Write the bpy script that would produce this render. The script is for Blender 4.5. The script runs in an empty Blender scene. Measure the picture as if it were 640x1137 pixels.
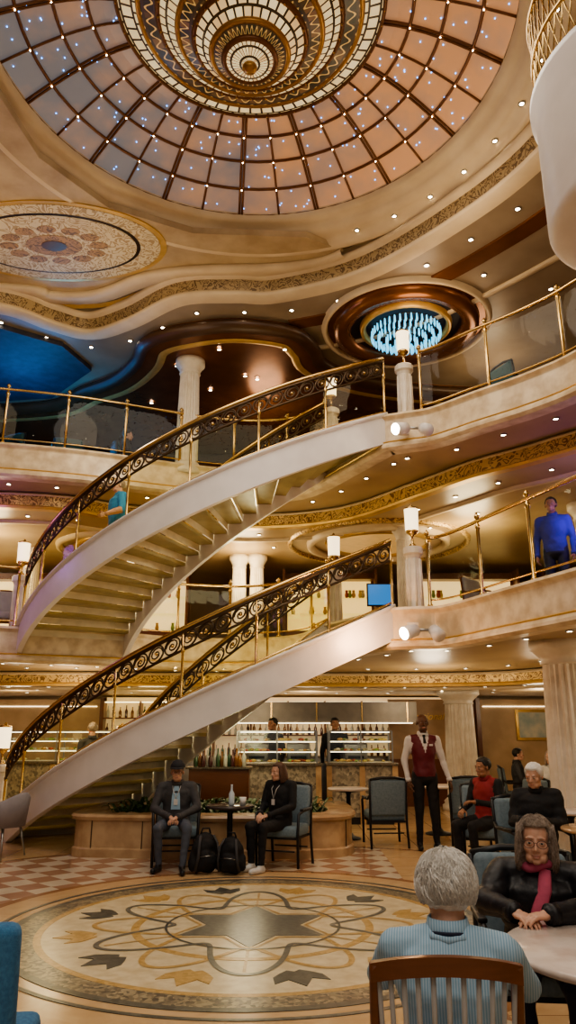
import bpy, math, random, bmesh
from mathutils import Vector, Matrix, noise
random.seed(7)
V=Vector
pi=math.pi
# ------------------------------------------------------------------ materials
class NT:
    def __init__(s,name):
        s.m=bpy.data.materials.new(name); s.m.use_nodes=True; s.t=s.m.node_tree
        s.b=[n for n in s.t.nodes if n.type=='BSDF_PRINCIPLED'][0]
        s.out=[n for n in s.t.nodes if n.type=='OUTPUT_MATERIAL'][0]
    def n(s,ty,**kw):
        nd=s.t.nodes.new(ty)
        for k,v in kw.items():
            if k in nd.inputs.keys(): nd.inputs[k].default_value=v
            else: setattr(nd,k,v)
        return nd
    def l(s,a,b): s.t.links.new(a,b)
    def math(s,op,a,b=0.0):
        nd=s.t.nodes.new('ShaderNodeMath'); nd.operation=op
        for i,x in enumerate((a,b)):
            if isinstance(x,(int,float)): nd.inputs[i].default_value=x
            else: s.l(x,nd.inputs[i])
        return nd.outputs[0]
    def mix(s,f,a,b):
        nd=s.t.nodes.new('ShaderNodeMix'); nd.data_type='RGBA'
        for k,x in ((0,f),(6,a),(7,b)):
            if isinstance(x,(int,float)): nd.inputs[k].default_value=x
            elif isinstance(x,tuple): nd.inputs[k].default_value=x if len(x)==4 else x+(1,)
            else: s.l(x,nd.inputs[k])
        return nd.outputs[2]
    def coord(s): return s.n('ShaderNodeTexCoord').outputs['Object']
def c4(c): return tuple(c)+(1,) if len(c)==3 else tuple(c)
def M(name,col,rough=.5,metal=0,col2=None,ns=6,bump=0,bs=30,emit=0,ecol=None,tex='noise',spec=None,detail=4):
    N=NT(name); b=N.b
    b.inputs['Base Color'].default_value=c4(col); b.inputs['Roughness'].default_value=rough; b.inputs['Metallic'].default_value=metal
    if spec is not None: b.inputs['Specular IOR Level'].default_value=spec
    co=N.coord()
    if col2 is None: col2=tuple(x*.85 for x in col)
    if tex=='noise':
        t=N.n('ShaderNodeTexNoise',Scale=ns,Detail=detail); N.l(co,t.inputs['Vector'])
        r=N.n('ShaderNodeMapRange'); N.l(t.outputs['Fac'],r.inputs[0]); r.inputs[1].default_value=.35; r.inputs[2].default_value=.65
        N.l(N.mix(r.outputs[0],c4(col),c4(col2)),b.inputs['Base Color'])
    elif tex=='mosaic':
        t=N.n('ShaderNodeTexVoronoi',Scale=ns); N.l(co,t.inputs['Vector'])
        sp=N.n('ShaderNodeSeparateColor'); N.l(t.outputs['Color'],sp.inputs[0])
        N.l(N.mix(sp.outputs[0],c4(col),c4(col2)),b.inputs['Base Color'])
    elif tex=='scroll':
        t=N.n('ShaderNodeTexNoise',Scale=ns,Detail=1.5); t.inputs['Distortion'].default_value=2.2; N.l(co,t.inputs['Vector'])
        a=N.math('SINE',N.math('MULTIPLY',t.outputs['Fac'],34.0)); f=N.math('GREATER_THAN',a,.35)
        N.l(N.mix(f,c4(col),c4(col2)),b.inputs['Base Color'])
    elif tex=='stripe':
        w=N.n('ShaderNodeTexWave',Scale=ns); w.bands_direction='X'; N.l(co,w.inputs['Vector'])
        N.l(N.mix(w.outputs['Fac'],c4(col),c4(col2)),b.inputs['Base Color'])
    elif tex=='wood':
        mp=N.n('ShaderNodeMapping'); mp.inputs['Scale'].default_value=(1,1,8); N.l(co,mp.inputs[0])
        t=N.n('ShaderNodeTexNoise',Scale=ns,Detail=6); N.l(mp.outputs[0],t.inputs['Vector'])
        N.l(N.mix(t.outputs['Fac'],c4(col),c4(col2)),b.inputs['Base Color'])
    if bump:
        t2=N.n('ShaderNodeTexNoise',Scale=bs,Detail=4); N.l(co,t2.inputs['Vector'])
        bp=N.n('ShaderNodeBump',Strength=bump,Distance=.01); N.l(t2.outputs['Fac'],bp.inputs['Height']); N.l(bp.outputs[0],b.inputs['Normal'])
    if emit:
        b.inputs['Emission Color'].default_value=c4(ecol or col); b.inputs['Emission Strength'].default_value=emit
    return N.m
def glassmat(name,tint=(.93,.96,.9),g=.018):
    N=NT(name); tr=N.n('ShaderNodeBsdfTransparent'); tr.inputs[0].default_value=c4(tint)
    gl=N.n('ShaderNodeBsdfGlossy',Roughness=.03); mx=N.n('ShaderNodeMixShader'); mx.inputs[0].default_value=g
    N.l(tr.outputs[0],mx.inputs[1]); N.l(gl.outputs[0],mx.inputs[2]); N.l(mx.outputs[0],N.out.inputs[0]); return N.m

cream=M('cream_plaster',(.76,.62,.42),.45,col2=(.66,.52,.34),ns=2)
creamL=M('cream_marble',(.82,.69,.49),.3,col2=(.60,.46,.29),ns=5)
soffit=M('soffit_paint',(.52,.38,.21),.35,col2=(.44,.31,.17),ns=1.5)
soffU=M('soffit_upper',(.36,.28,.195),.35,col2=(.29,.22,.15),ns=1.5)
white=M('white_stringer_paint',(.86,.82,.80),.35,col2=(.79,.75,.73),ns=3)
brass=M('brass',(.72,.50,.22),.24,1)
brassD=M('aged_bronze',(.10,.065,.04),.35,.8)
goldO=M('gold_ornament',(.74,.52,.22),.35,.3,col2=(.24,.13,.05),ns=4.5,tex='scroll')
friezeB=M('frieze_relief',(.46,.34,.18),.4,.2,col2=(.17,.11,.055),ns=5,tex='scroll')
goldP=M('gold_paint',(.74,.48,.16),.35,.4)
bronze=M('copper_soffit',(.27,.11,.045),.25,.5,col2=(.20,.08,.03),ns=2)
recessShade=M('recess_shade',(.03,.03,.045),.4,.2)
stone=M('white_stone',(.84,.77,.66),.4,col2=(.72,.64,.52),ns=6)
carpet=M('deck_carpet',(.18,.08,.05),.9)
spot=M('downlight_glow',(1,.85,.6),.5,emit=26,ecol=(1,.82,.55))
shade=M('lamp_shade',(1,.9,.7),.6,emit=2.2,ecol=(1,.78,.46))
glass=glassmat('balustrade_glass')
glassY=glassmat('stair_glass_lit_tint',(.94,.92,.70),.03)  # yellow light on the stair glass is put into its tint
black=M('black_metal',(.02,.02,.022),.4,.2)
steel=M('steel',(.42,.42,.42),.3,.9)

# ------------------------------------------------------------------ mesh builder
def frames(pts,closed=False):
    out=[]; n=len(pts); up=V((0,0,1)); prev=None
    for i in range(n):
        a=pts[(i-1)%n] if (closed or i>0) else pts[i]; b=pts[(i+1)%n] if (closed or i<n-1) else pts[i]
        t=(b-a); t=t.normalized() if t.length>1e-9 else V((0,0,1))
        if prev is None:
            r=t.cross(up)
            if r.length<.05: r=t.cross(V((0,1,0)))
            r.normalize()
        else:
            r=prev-t*prev.dot(t)
            if r.length<1e-6: r=t.cross(up)
            r.normalize()
        prev=r; out.append((t,r,r.cross(t)))
    return out
class MB:
    def __init__(s): s.v=[];s.f=[];s.fm=[];s.sm=[];s.mats=[]
    def mi(s,m):
        if m not in s.mats: s.mats.append(m)
        return s.mats.index(m)
    def add(s,vs,fs,m,smooth=False):
        o=len(s.v); s.v.extend([tuple(p) for p in vs]); k=s.mi(m)
        for f in fs: s.f.append([i+o for i in f]); s.fm.append(k); s.sm.append(smooth)
    def loft(s,rows,m,closed=True,caps=True,smooth=True):
        n=len(rows[0]); vs=[p for r in rows for p in r]; fs=[]
        for i in range(len(rows)-1):
            for j in range(n if closed else n-1):
                a=i*n+j; b=i*n+(j+1)%n; fs.append((a,b,b+n,a+n))
        if caps and closed:
            fs.append(tuple(range(n))[::-1]); fs.append(tuple((len(rows)-1)*n+j for j in range(n)))
        s.add(vs,fs,m,smooth)
    def box(s,c,d,m,R=None,bev=0):
        if bev:
            bm=bmesh.new(); bmesh.ops.create_cube(bm,size=1)
            for v in bm.verts: v.co=V((v.co.x*d[0],v.co.y*d[1],v.co.z*d[2]))
            bmesh.ops.bevel(bm,geom=list(bm.edges),offset=min(bev,min(d)*.49),segments=3,affect='EDGES',profile=.5)
            bm.verts.index_update(); vs=[v.co.copy() for v in bm.verts]; fs=[[v.index for v in f.verts] for f in bm.faces]; bm.free(); sm=True
        else:
            vs=[V((x*d[0]/2,y*d[1]/2,z*d[2]/2)) for x in(-1,1) for y in(-1,1) for z in(-1,1)]
            fs=[(0,1,3,2),(4,6,7,5),(0,4,5,1),(2,3,7,6),(0,2,6,4),(1,5,7,3)]; sm=False
        if R is not None: vs=[R@v for v in vs]
        c=V(c); s.add([v+c for v in vs],fs,m,sm)
    def tube(s,pts,r,m,n=8,closed=False,flat=1.0):
        pts=[V(p) for p in pts]; fr=frames(pts,closed); rows=[]
        for i,(p,(t,a,b)) in enumerate(zip(pts,fr)):
            rr=r[i] if isinstance(r,(list,tuple)) else r
            rows.append([p+a*rr*math.cos(2*pi*j/n)+b*rr*flat*math.sin(2*pi*j/n) for j in range(n)])
        if closed: rows.append(rows[0])
        s.loft(rows,m,True,not closed)
    def lathe(s,c,prof,m,n=24,smooth=True,flute=0,caps=True):
        c=V(c); rows=[]
        for r,z in prof:
            rows.append([c+V((math.cos(2*pi*j/n)*r*(1-flute*(j%2)),math.sin(2*pi*j/n)*r*(1-flute*(j%2)),z)) for j in range(n)])
        s.loft(rows,m,True,caps,smooth)
    def prism(s,poly,z0,z1,m,mside=None):
        n=len(poly); vs=[V((x,y,z0)) for x,y in poly]+[V((x,y,z1)) for x,y in poly]
        s.add(vs,[tuple(range(n))[::-1],tuple(range(n,2*n))],m)
        s.add(vs,[(i,(i+1)%n,n+(i+1)%n,n+i) for i in range(n)],mside or m)
    def sph(s,c,r,m,nu=14,nv=9,R=None):
        c=V(c); r=(r,r,r) if isinstance(r,(int,float)) else r; vs=[]; fs=[]
        f=(lambda q:(R@q) if R is not None else q)
        vs.append(c+f(V((0,0,r[2]))))
        for i in range(1,nv):
            th=pi*i/nv
            for j in range(nu):
                ph=2*pi*j/nu; vs.append(c+f(V((r[0]*math.sin(th)*math.cos(ph),r[1]*math.sin(th)*math.sin(ph),r[2]*math.cos(th)))))
        vs.append(c+f(V((0,0,-r[2])))); L=len(vs)-1
        for j in range(nu): fs.append((0,1+j,1+(j+1)%nu)); fs.append((L,L-nu+(j+1)%nu,L-nu+j))
        for i in range(nv-2):
            for j in range(nu):
                a=1+i*nu+j; b=1+i*nu+(j+1)%nu; fs.append((a,a+nu,b+nu,b))
        s.add(vs,fs,m,True)
    def cap(s,a,b,ra,rb,m,n=12):
        s.sph(a,ra,m,n,8); s.sph(b,rb,m,n,8); s.tube([a,b],[ra,rb],m,n)
    def disc(s,c,r,m,n=12,h=.01): s.lathe(c,[(r,0),(r,h)],m,n,False)
    def mesh(s,name):
        me=bpy.data.meshes.new(name); me.from_pydata(s.v,[],s.f)
        for m in s.mats: me.materials.append(m)
        me.polygons.foreach_set('material_index',s.fm); me.polygons.foreach_set('use_smooth',s.sm)
        bm=bmesh.new(); bm.from_mesh(me); bmesh.ops.recalc_face_normals(bm,faces=bm.faces); bm.to_mesh(me); bm.free(); me.update()
        return me
    def obj(s,name,loc=(0,0,0),rz=0):
        ob=bpy.data.objects.new(name,s.mesh(name)); ob.location=loc; ob.rotation_euler=(0,0,rz)
        bpy.context.collection.objects.link(ob); return ob
def cr(pts,k=6):
    P=[V(p) for p in pts]; out=[]
    for i in range(len(P)-1):
        a=P[max(i-1,0)];b=P[i];c=P[i+1];d=P[min(i+2,len(P)-1)]
        for j in range(k):
            t=j/k; out.append(.5*((2*b)+(c-a)*t+(2*a-5*b+4*c-d)*t*t+(3*b-a-3*c+d)*t**3))
    out.append(P[-1]); return out
def norms(path):
    out=[]; n=len(path)
    for i in range(n):
        a=path[max(i-1,0)]; b=path[min(i+1,n-1)]; t=(V(b)-V(a)).normalized(); out.append(V((t.y,-t.x)))
    return out
def sweep(mb,path,prof,m,smooth=False):
    ns=norms(path)
    rows=[[V((p[0]+n.x*o,p[1]+n.y*o,z)) for o,z in prof] for p,n in zip(path,ns)]
    mb.loft(rows,m,False,False,smooth)
def resample(path,sp):
    out=[V(path[0])]; acc=0
    for a,b in zip(path[:-1],path[1:]):
        a=V(a);b=V(b);L=(b-a).length; d=sp-acc
        while d<=L: out.append(a+(b-a)*(d/L)); d+=sp
        acc=(acc+L)%sp
    return out

# ------------------------------------------------------------------ room shell
MC=(-.3,7.1)
N=NT('floor_marble'); co=N.coord(); sx=N.n('ShaderNodeSeparateXYZ'); N.l(co,sx.inputs[0]); X=sx.outputs[0]; Y=sx.outputs[1]
dx=N.math('SUBTRACT',X,MC[0]); dy=N.math('SUBTRACT',Y,MC[1]); d=N.math('SQRT',N.math('ADD',N.math('MULTIPLY',dx,dx),N.math('MULTIPLY',dy,dy)))
mp=N.n('ShaderNodeMapping'); mp.inputs['Rotation'].default_value=(0,0,pi/4); mp.inputs['Location'].default_value=(.03,.03,.5); N.l(co,mp.inputs[0])
ck=N.n('ShaderNodeTexChecker',Scale=3.4); N.l(mp.outputs[0],ck.inputs[0])
no=N.n('ShaderNodeTexNoise',Scale=3,Detail=8); no.inputs['Distortion'].default_value=1.5; N.l(co,no.inputs['Vector'])
tan=N.mix(no.outputs['Fac'],(.50,.31,.15),(.72,.53,.31)); wh=N.mix(no.outputs['Fac'],(.56,.46,.34),(.76,.68,.55)); rd=N.mix(no.outputs['Fac'],(.33,.17,.11),(.48,.30,.20))
chk=N.mix(ck.outputs['Fac'],wh,rd)
br=N.n('ShaderNodeTexBrick',Scale=1.6); br.offset=0; br.inputs['Mortar Size'].default_value=.008; br.inputs['Brick Width'].default_value=1; br.inputs['Row Height'].default_value=1; N.l(co,br.inputs['Vector'])
tile=N.mix(br.outputs['Fac'],tan,(.30,.17,.08))
reg=N.math('MULTIPLY',N.math('GREATER_THAN',d,2.6),N.math('LESS_THAN',d,4.6))
edge=N.math('MULTIPLY',N.math('GREATER_THAN',d,2.5),N.math('LESS_THAN',d,2.6))
edge2=N.math('MULTIPLY',N.math('GREATER_THAN',d,4.6),N.math('LESS_THAN',d,4.7))
reg=N.math('MULTIPLY',reg,N.math('LESS_THAN',X,1.3))
inn=N.math('LESS_THAN',d,2.5)
cc=N.mix(inn,tile,tan); cc=N.mix(reg,cc,chk); cc=N.mix(N.math('MAXIMUM',edge,edge2),cc,(.34,.17,.08)); N.l(cc,N.b.inputs['Base Color']); N.b.inputs['Roughness'].default_value=.18
floorM=N.m
b=MB(); b.box((0,8,-.1),(24,28,.2),floorM); b.obj('floor')
wallM=M('wall_panel',(.42,.28,.16),.5,col2=(.33,.21,.12),ns=1.5)
b=MB(); b.box((0,20.1,4.7),(24,.2,9.4),wallM); 
for i in range(9):
    for z in (0,3.15,6.15): b.box((-11+i*2.75,19.97,z+1.2),(.12,.08,2.3),goldP)
b.obj('wall_back')
b=MB(); b.box((-12.2,8,4.7),(.2,28,9.4),wallM); b.obj('wall_left')
b=MB(); b.box((12.2,8,4.7),(.2,28,9.4),wallM); b.obj('wall_right')

C=V((-.55,14.6)); R0,R1=4.5,2.6; A0,A1=math.radians(206.3),math.radians(297.6)
def arc(R,f): a=A0+(A1-A0)*f; return V((C.x+R*math.cos(a),C.y+R*math.sin(a)))
mA=cr([(-12,11.9),(-7,12.0),(-5.6,12.25),(-4.65,12.6)],6)
mB=cr([(-2.88,13.45),(-2.2,14.0),(-.9,14.3),(.2,13.7),(.655,12.3)],6)
mC=cr([(1.53,10.61),(1.85,10.52),(2.15,10.45),(2.4,10.0),(2.72,9.1),(3.16,7.9),(3.7,6.4),(4.0,4.5),(4.1,0),(4.1,-6)],5)
uA=cr([(-12,11.5),(-6,11.6),(-4.9,11.75),(-3.6,12.1),(-2.4,12.6),(-1.5,12.95),(-.6,13.1),(.2,12.9),(.655,12.3)],6)
uC=cr([(1.53,10.61),(1.85,10.48),(2.2,10.32),(2.75,9.75),(3.3,9.2),(3.75,8.57),(4.15,7.5),(4.2,4),(4.2,-6)],5)
def slab(outline,z0,z1,m,mtop):
    b=MB(); poly=[(p[0],p[1]) for p in outline]+[(12,-6),(12,19.95),(-12,19.95)]
    b.prism(poly,z0,z1-.02,m); b.prism(poly,z1-.02,z1,mtop)
    zt=z1+.15
    prof=[(-.12,z1),(-.12,zt),(.07,zt),(.09,zt-.04),(.04,zt-.08),(.03,zt-.10),(.03,z0+.14),(.06,z0+.12),(.10,z0+.06),(.10,z0+.02),(.05,z0-.02),(-.15,z0-.02),(-.15,z0+.02)]
    sweep(b,outline,prof,creamL)
    sweep(b,outline,[(.065,z0+.135),(.085,z0+.12),(.065,z0+.10)],goldP)
    return b
full_m=mA+mB+mC; full_u=uA+uC
slab(full_m,2.72,3.15,soffit,carpet).obj('mezzanine_deck')
slab(full_u,5.72,6.15,soffit,carpet).obj('upper_deck')
def step(outline,z0,z1):
    b=MB(); poly=[(p[0],p[1]) for p in outline]+[(12,-6),(12,19.9),(-12,19.9)]
    b.prism(poly,z0,z1,soffit)
    sweep(b,outline,[(.03,z1),(.06,z1-.03),(.03,z1-.05)],cream); sweep(b,outline,[(.03,z1-.05),(.03,z0+.05)],goldO); sweep(b,outline,[(.03,z0+.05),(.07,z0+.02),(.05,z0-.02),(-.1,z0-.02)],goldP)
    ns=norms(outline); o2=[V((p.x-n_.x*.9,p.y-n_.y*.9)) for p,n_ in zip(outline,ns)]
    sweep(b,o2,[(.06,z0),(.05,z0-.05),(-.05,z0-.05),(-.06,z0)],cream,True)
    return b
s2u=cr([(-12,12.4),(-5,12.6),(-3,13.4),(-.8,14.0),(1.0,13.5),(2.2,12.0),(2.9,11.0),(3.7,10.2),(4.6,9.0),(5,7),(5,-6)],6)
s2m=cr([(-12,14.6),(-5,14.7),(0,15.0),(3.5,14.8),(4.8,13.5),(5.4,11),(6.0,8),(6.2,-6)],6)
step(s2u,5.42,5.7).obj('trim_1'); step(s2m,2.46,2.7).obj('trim_2')
u4=cr([(-12,11.3),(-7,11.2),(-5.1,11.4),(-4.3,12.0),(-3.7,12.3),(-2.9,11.9),(-1.9,11.15),(-.9,11.05),(-.2,11.05),(1.18,10.44),(2.39,9.2),(3.25,7.8),(3.9,5.5),(4.1,3),(4.1,-6)],7)
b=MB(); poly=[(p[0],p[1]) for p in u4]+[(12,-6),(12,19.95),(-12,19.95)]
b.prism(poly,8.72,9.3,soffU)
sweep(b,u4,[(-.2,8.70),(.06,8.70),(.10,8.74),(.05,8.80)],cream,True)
sweep(b,u4,[(.05,8.80),(.09,8.98)],friezeB); sweep(b,u4,[(.09,8.98),(.16,9.0),(.2,9.06),(.14,9.10),(.14,9.2)],cream,True)
ns=norms(u4)
def offp(path,ns,o): return [V((p.x+n_.x*o,p.y+n_.y*o)) for p,n_ in zip(path,ns)]
sweep(b,offp(u4,ns,-.95)[56:],[(.16,8.72),(.15,8.69),(-.15,8.69),(-.16,8.72)],bronze); sweep(b,offp(u4,ns,-1.9)[56:],[(.05,8.72),(.05,8.67),(-.05,8.67),(-.06,8.72)],cream,True)
b.obj('ceiling_cornice')
DC=V((-.45,6.85,0)); GR=3.12
b=MB(); n=96
ceilT=M('ceiling_wood',(.085,.04,.018),.35,col2=(.055,.026,.012),ns=1.5)
ri,outer=GR+.3,[]
for k in range(n):
    a=2*pi*k/n; c_,s_=math.cos(a),math.sin(a); t=min(11.5/abs(c_) if abs(c_)>1e-6 else 1e9, 12.6/abs(s_) if abs(s_)>1e-6 else 1e9); outer.append((c_*t,s_*t))
rows=[[V((DC.x+math.cos(2*pi*k/n)*ri,DC.y+math.sin(2*pi*k/n)*ri,9.22)) for k in range(n)],[V((DC.x+o[0],DC.y+o[1],9.22)) for o in outer],[V((DC.x+o[0],DC.y+o[1],9.5)) for o in outer],[V((DC.x+math.cos(2*pi*k/n)*ri,DC.y+math.sin(2*pi*k/n)*ri,9.5)) for k in range(n)]]
b.loft(rows+[rows[0]],ceilT,True,False,False); b.obj('ceiling')
plate=cr([(-11,11.0),(-5.1,11.3),(-4.2,11.55),(-3.38,11.5),(-2.47,11.0),(-1.52,10.8),(-.3,10.75),(.5,10.6),(.9,10.35)],6)
plate+= [V(p) for p in [(.3,10.0),(-1.5,9.9),(-2.7,9.3),(-3.4,8.3),(-3.6,7),(-3.7,4),(-11,4)]]
b=MB(); plm=M('painted_ceiling',(.58,.45,.27),.5,col2=(.44,.32,.18),ns=2.5)
b.prism([(p.x,p.y) for p in plate],9.10,9.21,plm)
sweep(b,plate[:49],[(-.26,9.10),(-.24,9.03),(-.05,9.0),(.06,9.0),(.1,9.06),(.06,9.12),(.02,9.21)],cream,True)
sweep(b,plate[:49],[(-.48,9.095),(-.42,9.06),(-.34,9.095)],goldP,True)
flor=M('floral_paint',(.45,.27,.11),.5,col2=(.20,.13,.06),ns=4,tex='scroll'); flor2=M('floral_light',(.70,.60,.38),.5,col2=(.44,.31,.15),ns=3.4,tex='scroll')
def ell(b,cx,cy,rx,ry,z,m,h=.012,n=64): b.prism([(cx+rx*math.cos(2*pi*k/n),cy+ry*math.sin(2*pi*k/n)) for k in range(n)],z-h,z,m)
ox,oy=-3.75,10.15
ell(b,ox,oy,1.80,1.02,9.10,goldP,.02); ell(b,ox,oy,1.70,.95,9.08,flor2,.008); ell(b,ox,oy,1.38,.76,9.072,brassD,.006); ell(b,ox,oy,1.32,.72,9.066,flor2,.006)
for k in range(12):
    a=2*pi*k/12; ell(b,ox+.72*math.cos(a),oy+.40*math.sin(a),.15,.09,9.06,flor,.004,16)
ell(b,ox,oy,.45,.26,9.06,flor,.006,24); ell(b,ox,oy,.2,.13,9.054,bronze,.006,24)
b.obj('painted_ceiling_medallion')

# dome
def polar(name,na,nr,colA,colB,mort,es,ms=.12,zz=False):
    N=NT(name); co=N.coord(); s=N.n('ShaderNodeSeparateXYZ'); N.l(co,s.inputs[0])
    ang=N.math('ARCTAN2',s.outputs[1],s.outputs[0]); r=N.math('SQRT',N.math('ADD',N.math('MULTIPLY',s.outputs[0],s.outputs[0]),N.math('MULTIPLY',s.outputs[1],s.outputs[1])))
    U=N.math('MULTIPLY',ang,na/(2*pi)); W_=N.math('MULTIPLY',r,nr)
    cx=N.n('ShaderNodeCombineXYZ'); N.l(U,cx.inputs[0]); N.l(W_,cx.inputs[1])
    bk=N.n('ShaderNodeTexBrick',Scale=1); bk.offset=.5; bk.inputs['Brick Width'].default_value=1; bk.inputs['Row Height'].default_value=1; bk.inputs['Mortar Size'].default_value=ms; bk.inputs['Bias'].default_value=-.35
    bk.inputs['Color1'].default_value=c4(colA); bk.inputs['Color2'].default_value=c4(colB); bk.inputs['Mortar'].default_value=c4(mort); N.l(cx.outputs[0],bk.inputs['Vector'])
    col=bk.outputs['Color']
    if zz:
        wv=N.math('SINE',N.math('MULTIPLY',U,2*pi)); k=N.math('ABSOLUTE',N.math('SUBTRACT',N.math('FRACT',N.math('ADD',W_,N.math('MULTIPLY',wv,.3))),.5))
        col=N.mix(N.math('LESS_THAN',k,.09),col,(.58,.36,.12))
    N.l(col,N.b.inputs['Base Color']); N.l(col,N.b.inputs['Emission Color']); N.b.inputs['Emission Strength'].default_value=es; N.b.inputs['Roughness'].default_value=.3
    return N.m
N=NT('dome_glass'); co=N.coord(); s=N.n('ShaderNodeSeparateXYZ'); N.l(co,s.inputs[0]); no=N.n('ShaderNodeTexNoise',Scale=1.6,Detail=4); N.l(co,no.inputs['Vector'])
f=N.math('ADD',N.math('MULTIPLY',s.outputs[0],.18),N.math('SUBTRACT',N.math('MULTIPLY',no.outputs['Fac'],1.8),.35)); cl=N.n('ShaderNodeClamp'); N.l(f,cl.inputs[0])
col=N.mix(cl.outputs[0],(.24,.25,.28),(.86,.42,.19)); N.l(col,N.b.inputs['Emission Color']); N.l(N.mix(.5,col,(.2,.16,.13)),N.b.inputs['Base Color']); N.b.inputs['Emission Strength'].default_value=.34; N.b.inputs['Roughness'].default_value=.3
domeG=N.m
ribM=M('dome_rib',(.20,.09,.04),.35,.5); ribG=M('dome_gilt',(.48,.27,.09),.3,.7); blue=M('blue_led',(.1,.4,1),.5,emit=7,ecol=(.08,.36,1))
st1=polar('stained_outer',60,7,(.86,.72,.42),(.72,.50,.20),(.03,.018,.008),.62,.10); st2=polar('stained_scroll',44,7,(.03,.025,.012),(.24,.11,.04),(.05,.03,.015),.6,.1,True); st3=polar('stained_inner',32,9,(.9,.74,.42),(.55,.28,.08),(.03,.018,.008),.7)
def dz(r):
    t=(GR-r)/(GR-1.6); return 9.5+.48*math.sin(min(max(t,0),1)*pi/2)
b=MB(); n=96; rl=[GR-(GR-1.6)*k/8 for k in range(9)]
b.loft([[V((math.cos(2*pi*k/n)*r,math.sin(2*pi*k/n)*r,dz(r))) for k in range(n)] for r in rl],domeG,True,False,False)
for k in range(32):
    a=2*pi*(k+.5)/32; q=V((-math.sin(a),math.cos(a),0))*.022
    if k%2==0:
        for s in (-1,1): b.tube([V((math.cos(a)*r,math.sin(a)*r,dz(r)-.02))+q*s for r in rl],.019,ribM,6)
    else: b.tube([V((math.cos(a)*r,math.sin(a)*r,dz(r)-.02)) for r in rl],.018,ribM,6)
for r in (GR,GR-.38,GR-.78,GR-1.16,1.62):
    b.tube([V((math.cos(2*pi*k/72)*r,math.sin(2*pi*k/72)*r,dz(r)-.02)) for k in range(72)],.023,ribM,6,True)
for k in range(380):
    a=random.random()*2*pi; r=math.sqrt(random.uniform(1.65**2,(GR-.05)**2)); b.sph((math.cos(a)*r,math.sin(a)*r,dz(r)-.012),.0085,blue,6,4)
for k in range(32):
    a=2*pi*(k+.5)/32
    for r in (GR-.38,GR-.78,GR-1.16): b.sph((math.cos(a)*r,math.sin(a)*r,dz(r)-.05),.009,spot,6,4)
def ring(b,r0,z0,r1,z1,m,n=96): b.loft([[V((math.cos(2*pi*k/n)*r,math.sin(2*pi*k/n)*r,z)) for k in range(n)] for r,z in ((r0,z0),(r1,z1))],m,True,False,False)
tiers=[(1.62,9.98,1.36,9.90,st1),(1.34,9.86,1.12,9.80,st2),(1.10,9.76,.88,9.62,st1),(.86,9.56,.68,9.50,st2),(.66,9.44,.47,9.30,st3),(.45,9.25,.32,9.20,st2),(.30,9.17,.0001,9.09,st3)]
for i,(r0,z0,r1,z1,m) in enumerate(tiers):
    ring(b,r0,z0,r1,z1,m); b.tube([V((math.cos(2*pi*k/72)*r0,math.sin(2*pi*k/72)*r0,z0+.015)) for k in range(72)],.038,ribG if i%2 else ribM,6,True)
    if i in (0,2,4):
        for k in range(int(r0*32)): a=2*pi*k/int(r0*32); b.sph((math.cos(a)*(r0-.0),math.sin(a)*(r0-.0),z0-.03),.016,ribG,6,4)
for i in range(len(tiers)-1): ring(b,tiers[i][2],tiers[i][3],tiers[i+1][0],tiers[i+1][1],ribG)
b.sph((0,0,9.07),(.09,.09,.06),ribG)
b.obj('stained_glass_dome',(DC.x,DC.y,0))
b=MB(); prof=[(r+GR-2.88,z) for r,z in [(2.86,9.56),(2.86,9.40),(2.92,9.36),(3.0,9.35),(3.02,9.30),(3.06,9.24),(3.16,9.21),(3.26,9.20),(3.30,9.12),(3.38,9.08),(3.46,9.12),(3.48,9.22)]]
b.lathe((0,0,0),prof,cream,96,True,0,False)
b.obj('trim_3',(DC.x,DC.y,0))
b=MB(); b.lathe((0,0,0),[(3.85,9.22),(3.87,9.13),(3.97,9.12),(3.99,9.22)],goldP,96,True,0,False); b.obj('trim_4',(DC.x,DC.y,0))

cs=cr([(-7.5,15.5),(-5.4,15.2),(-4.46,14.5),(-3.6,13.9),(-3.0,13.1),(-2.7,12.4),(-2.1,12.0),(-1.0,11.75),(.1,12.0),(.5,12.6),(.7,13.2),(1.5,13.9),(3.0,14.4),(5,14.6)],6)
b=MB(); b.prism([(p.x,p.y) for p in cs]+[(5,18),(-7.5,18)],8.5,8.72,bronze)
sweep(b,cs,[(0,8.7),(.06,8.66),(.1,8.6),(.06,8.54),(.0,8.49),(-.12,8.48)],ceilT,True); sweep(b,cs,[(-.35,8.495),(-.42,8.47),(-.5,8.495)],goldP,True); b.obj('ceiling_soffit')
b=MB(); b.prism([(-12,11.8),(-5.3,11.9),(-4.3,12.6),(-4.0,13.6),(-5.2,14.9),(-7.5,15.2),(-12,15.3)],8.62,8.72,M('slate_ceiling',(.05,.05,.075),.55,col2=(.03,.03,.045),ns=6)); b.obj('ceiling_soffit')
def recess(rs):
    b=MB()
    for r,w,m,h in rs: b.lathe((0,0,0),[(r,-.0),(r+.02,-h),(r+w*.5,-h-.02),(r+w,-h),(r+w+.02,0)],m,72,True,0,False)
    return b
b=recess([(.72,.10,goldP,.10),(1.0,.3,bronze,.14),(1.42,.1,cream,.08)])
b.lathe((0,0,0),[(.72,-.03),(.001,-.03)],recessShade,48,False,0,False); b.lathe((0,0,0),[(1.0,-.02),(.8,-.02)],recessShade,48,False,0,False)  # flat dark discs paint in the shaded depth of the uncut recess
b.lathe((0,0,0),[(1.42,-.02),(1.3,-.02)],bronze,48,False,0,False)
b.obj('trim_5',(2.15,12.0,8.72))
cry=M('crystal_blue',(.25,.6,.75),.1,emit=1.5,ecol=(.10,.58,.90))
b=MB()
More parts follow.
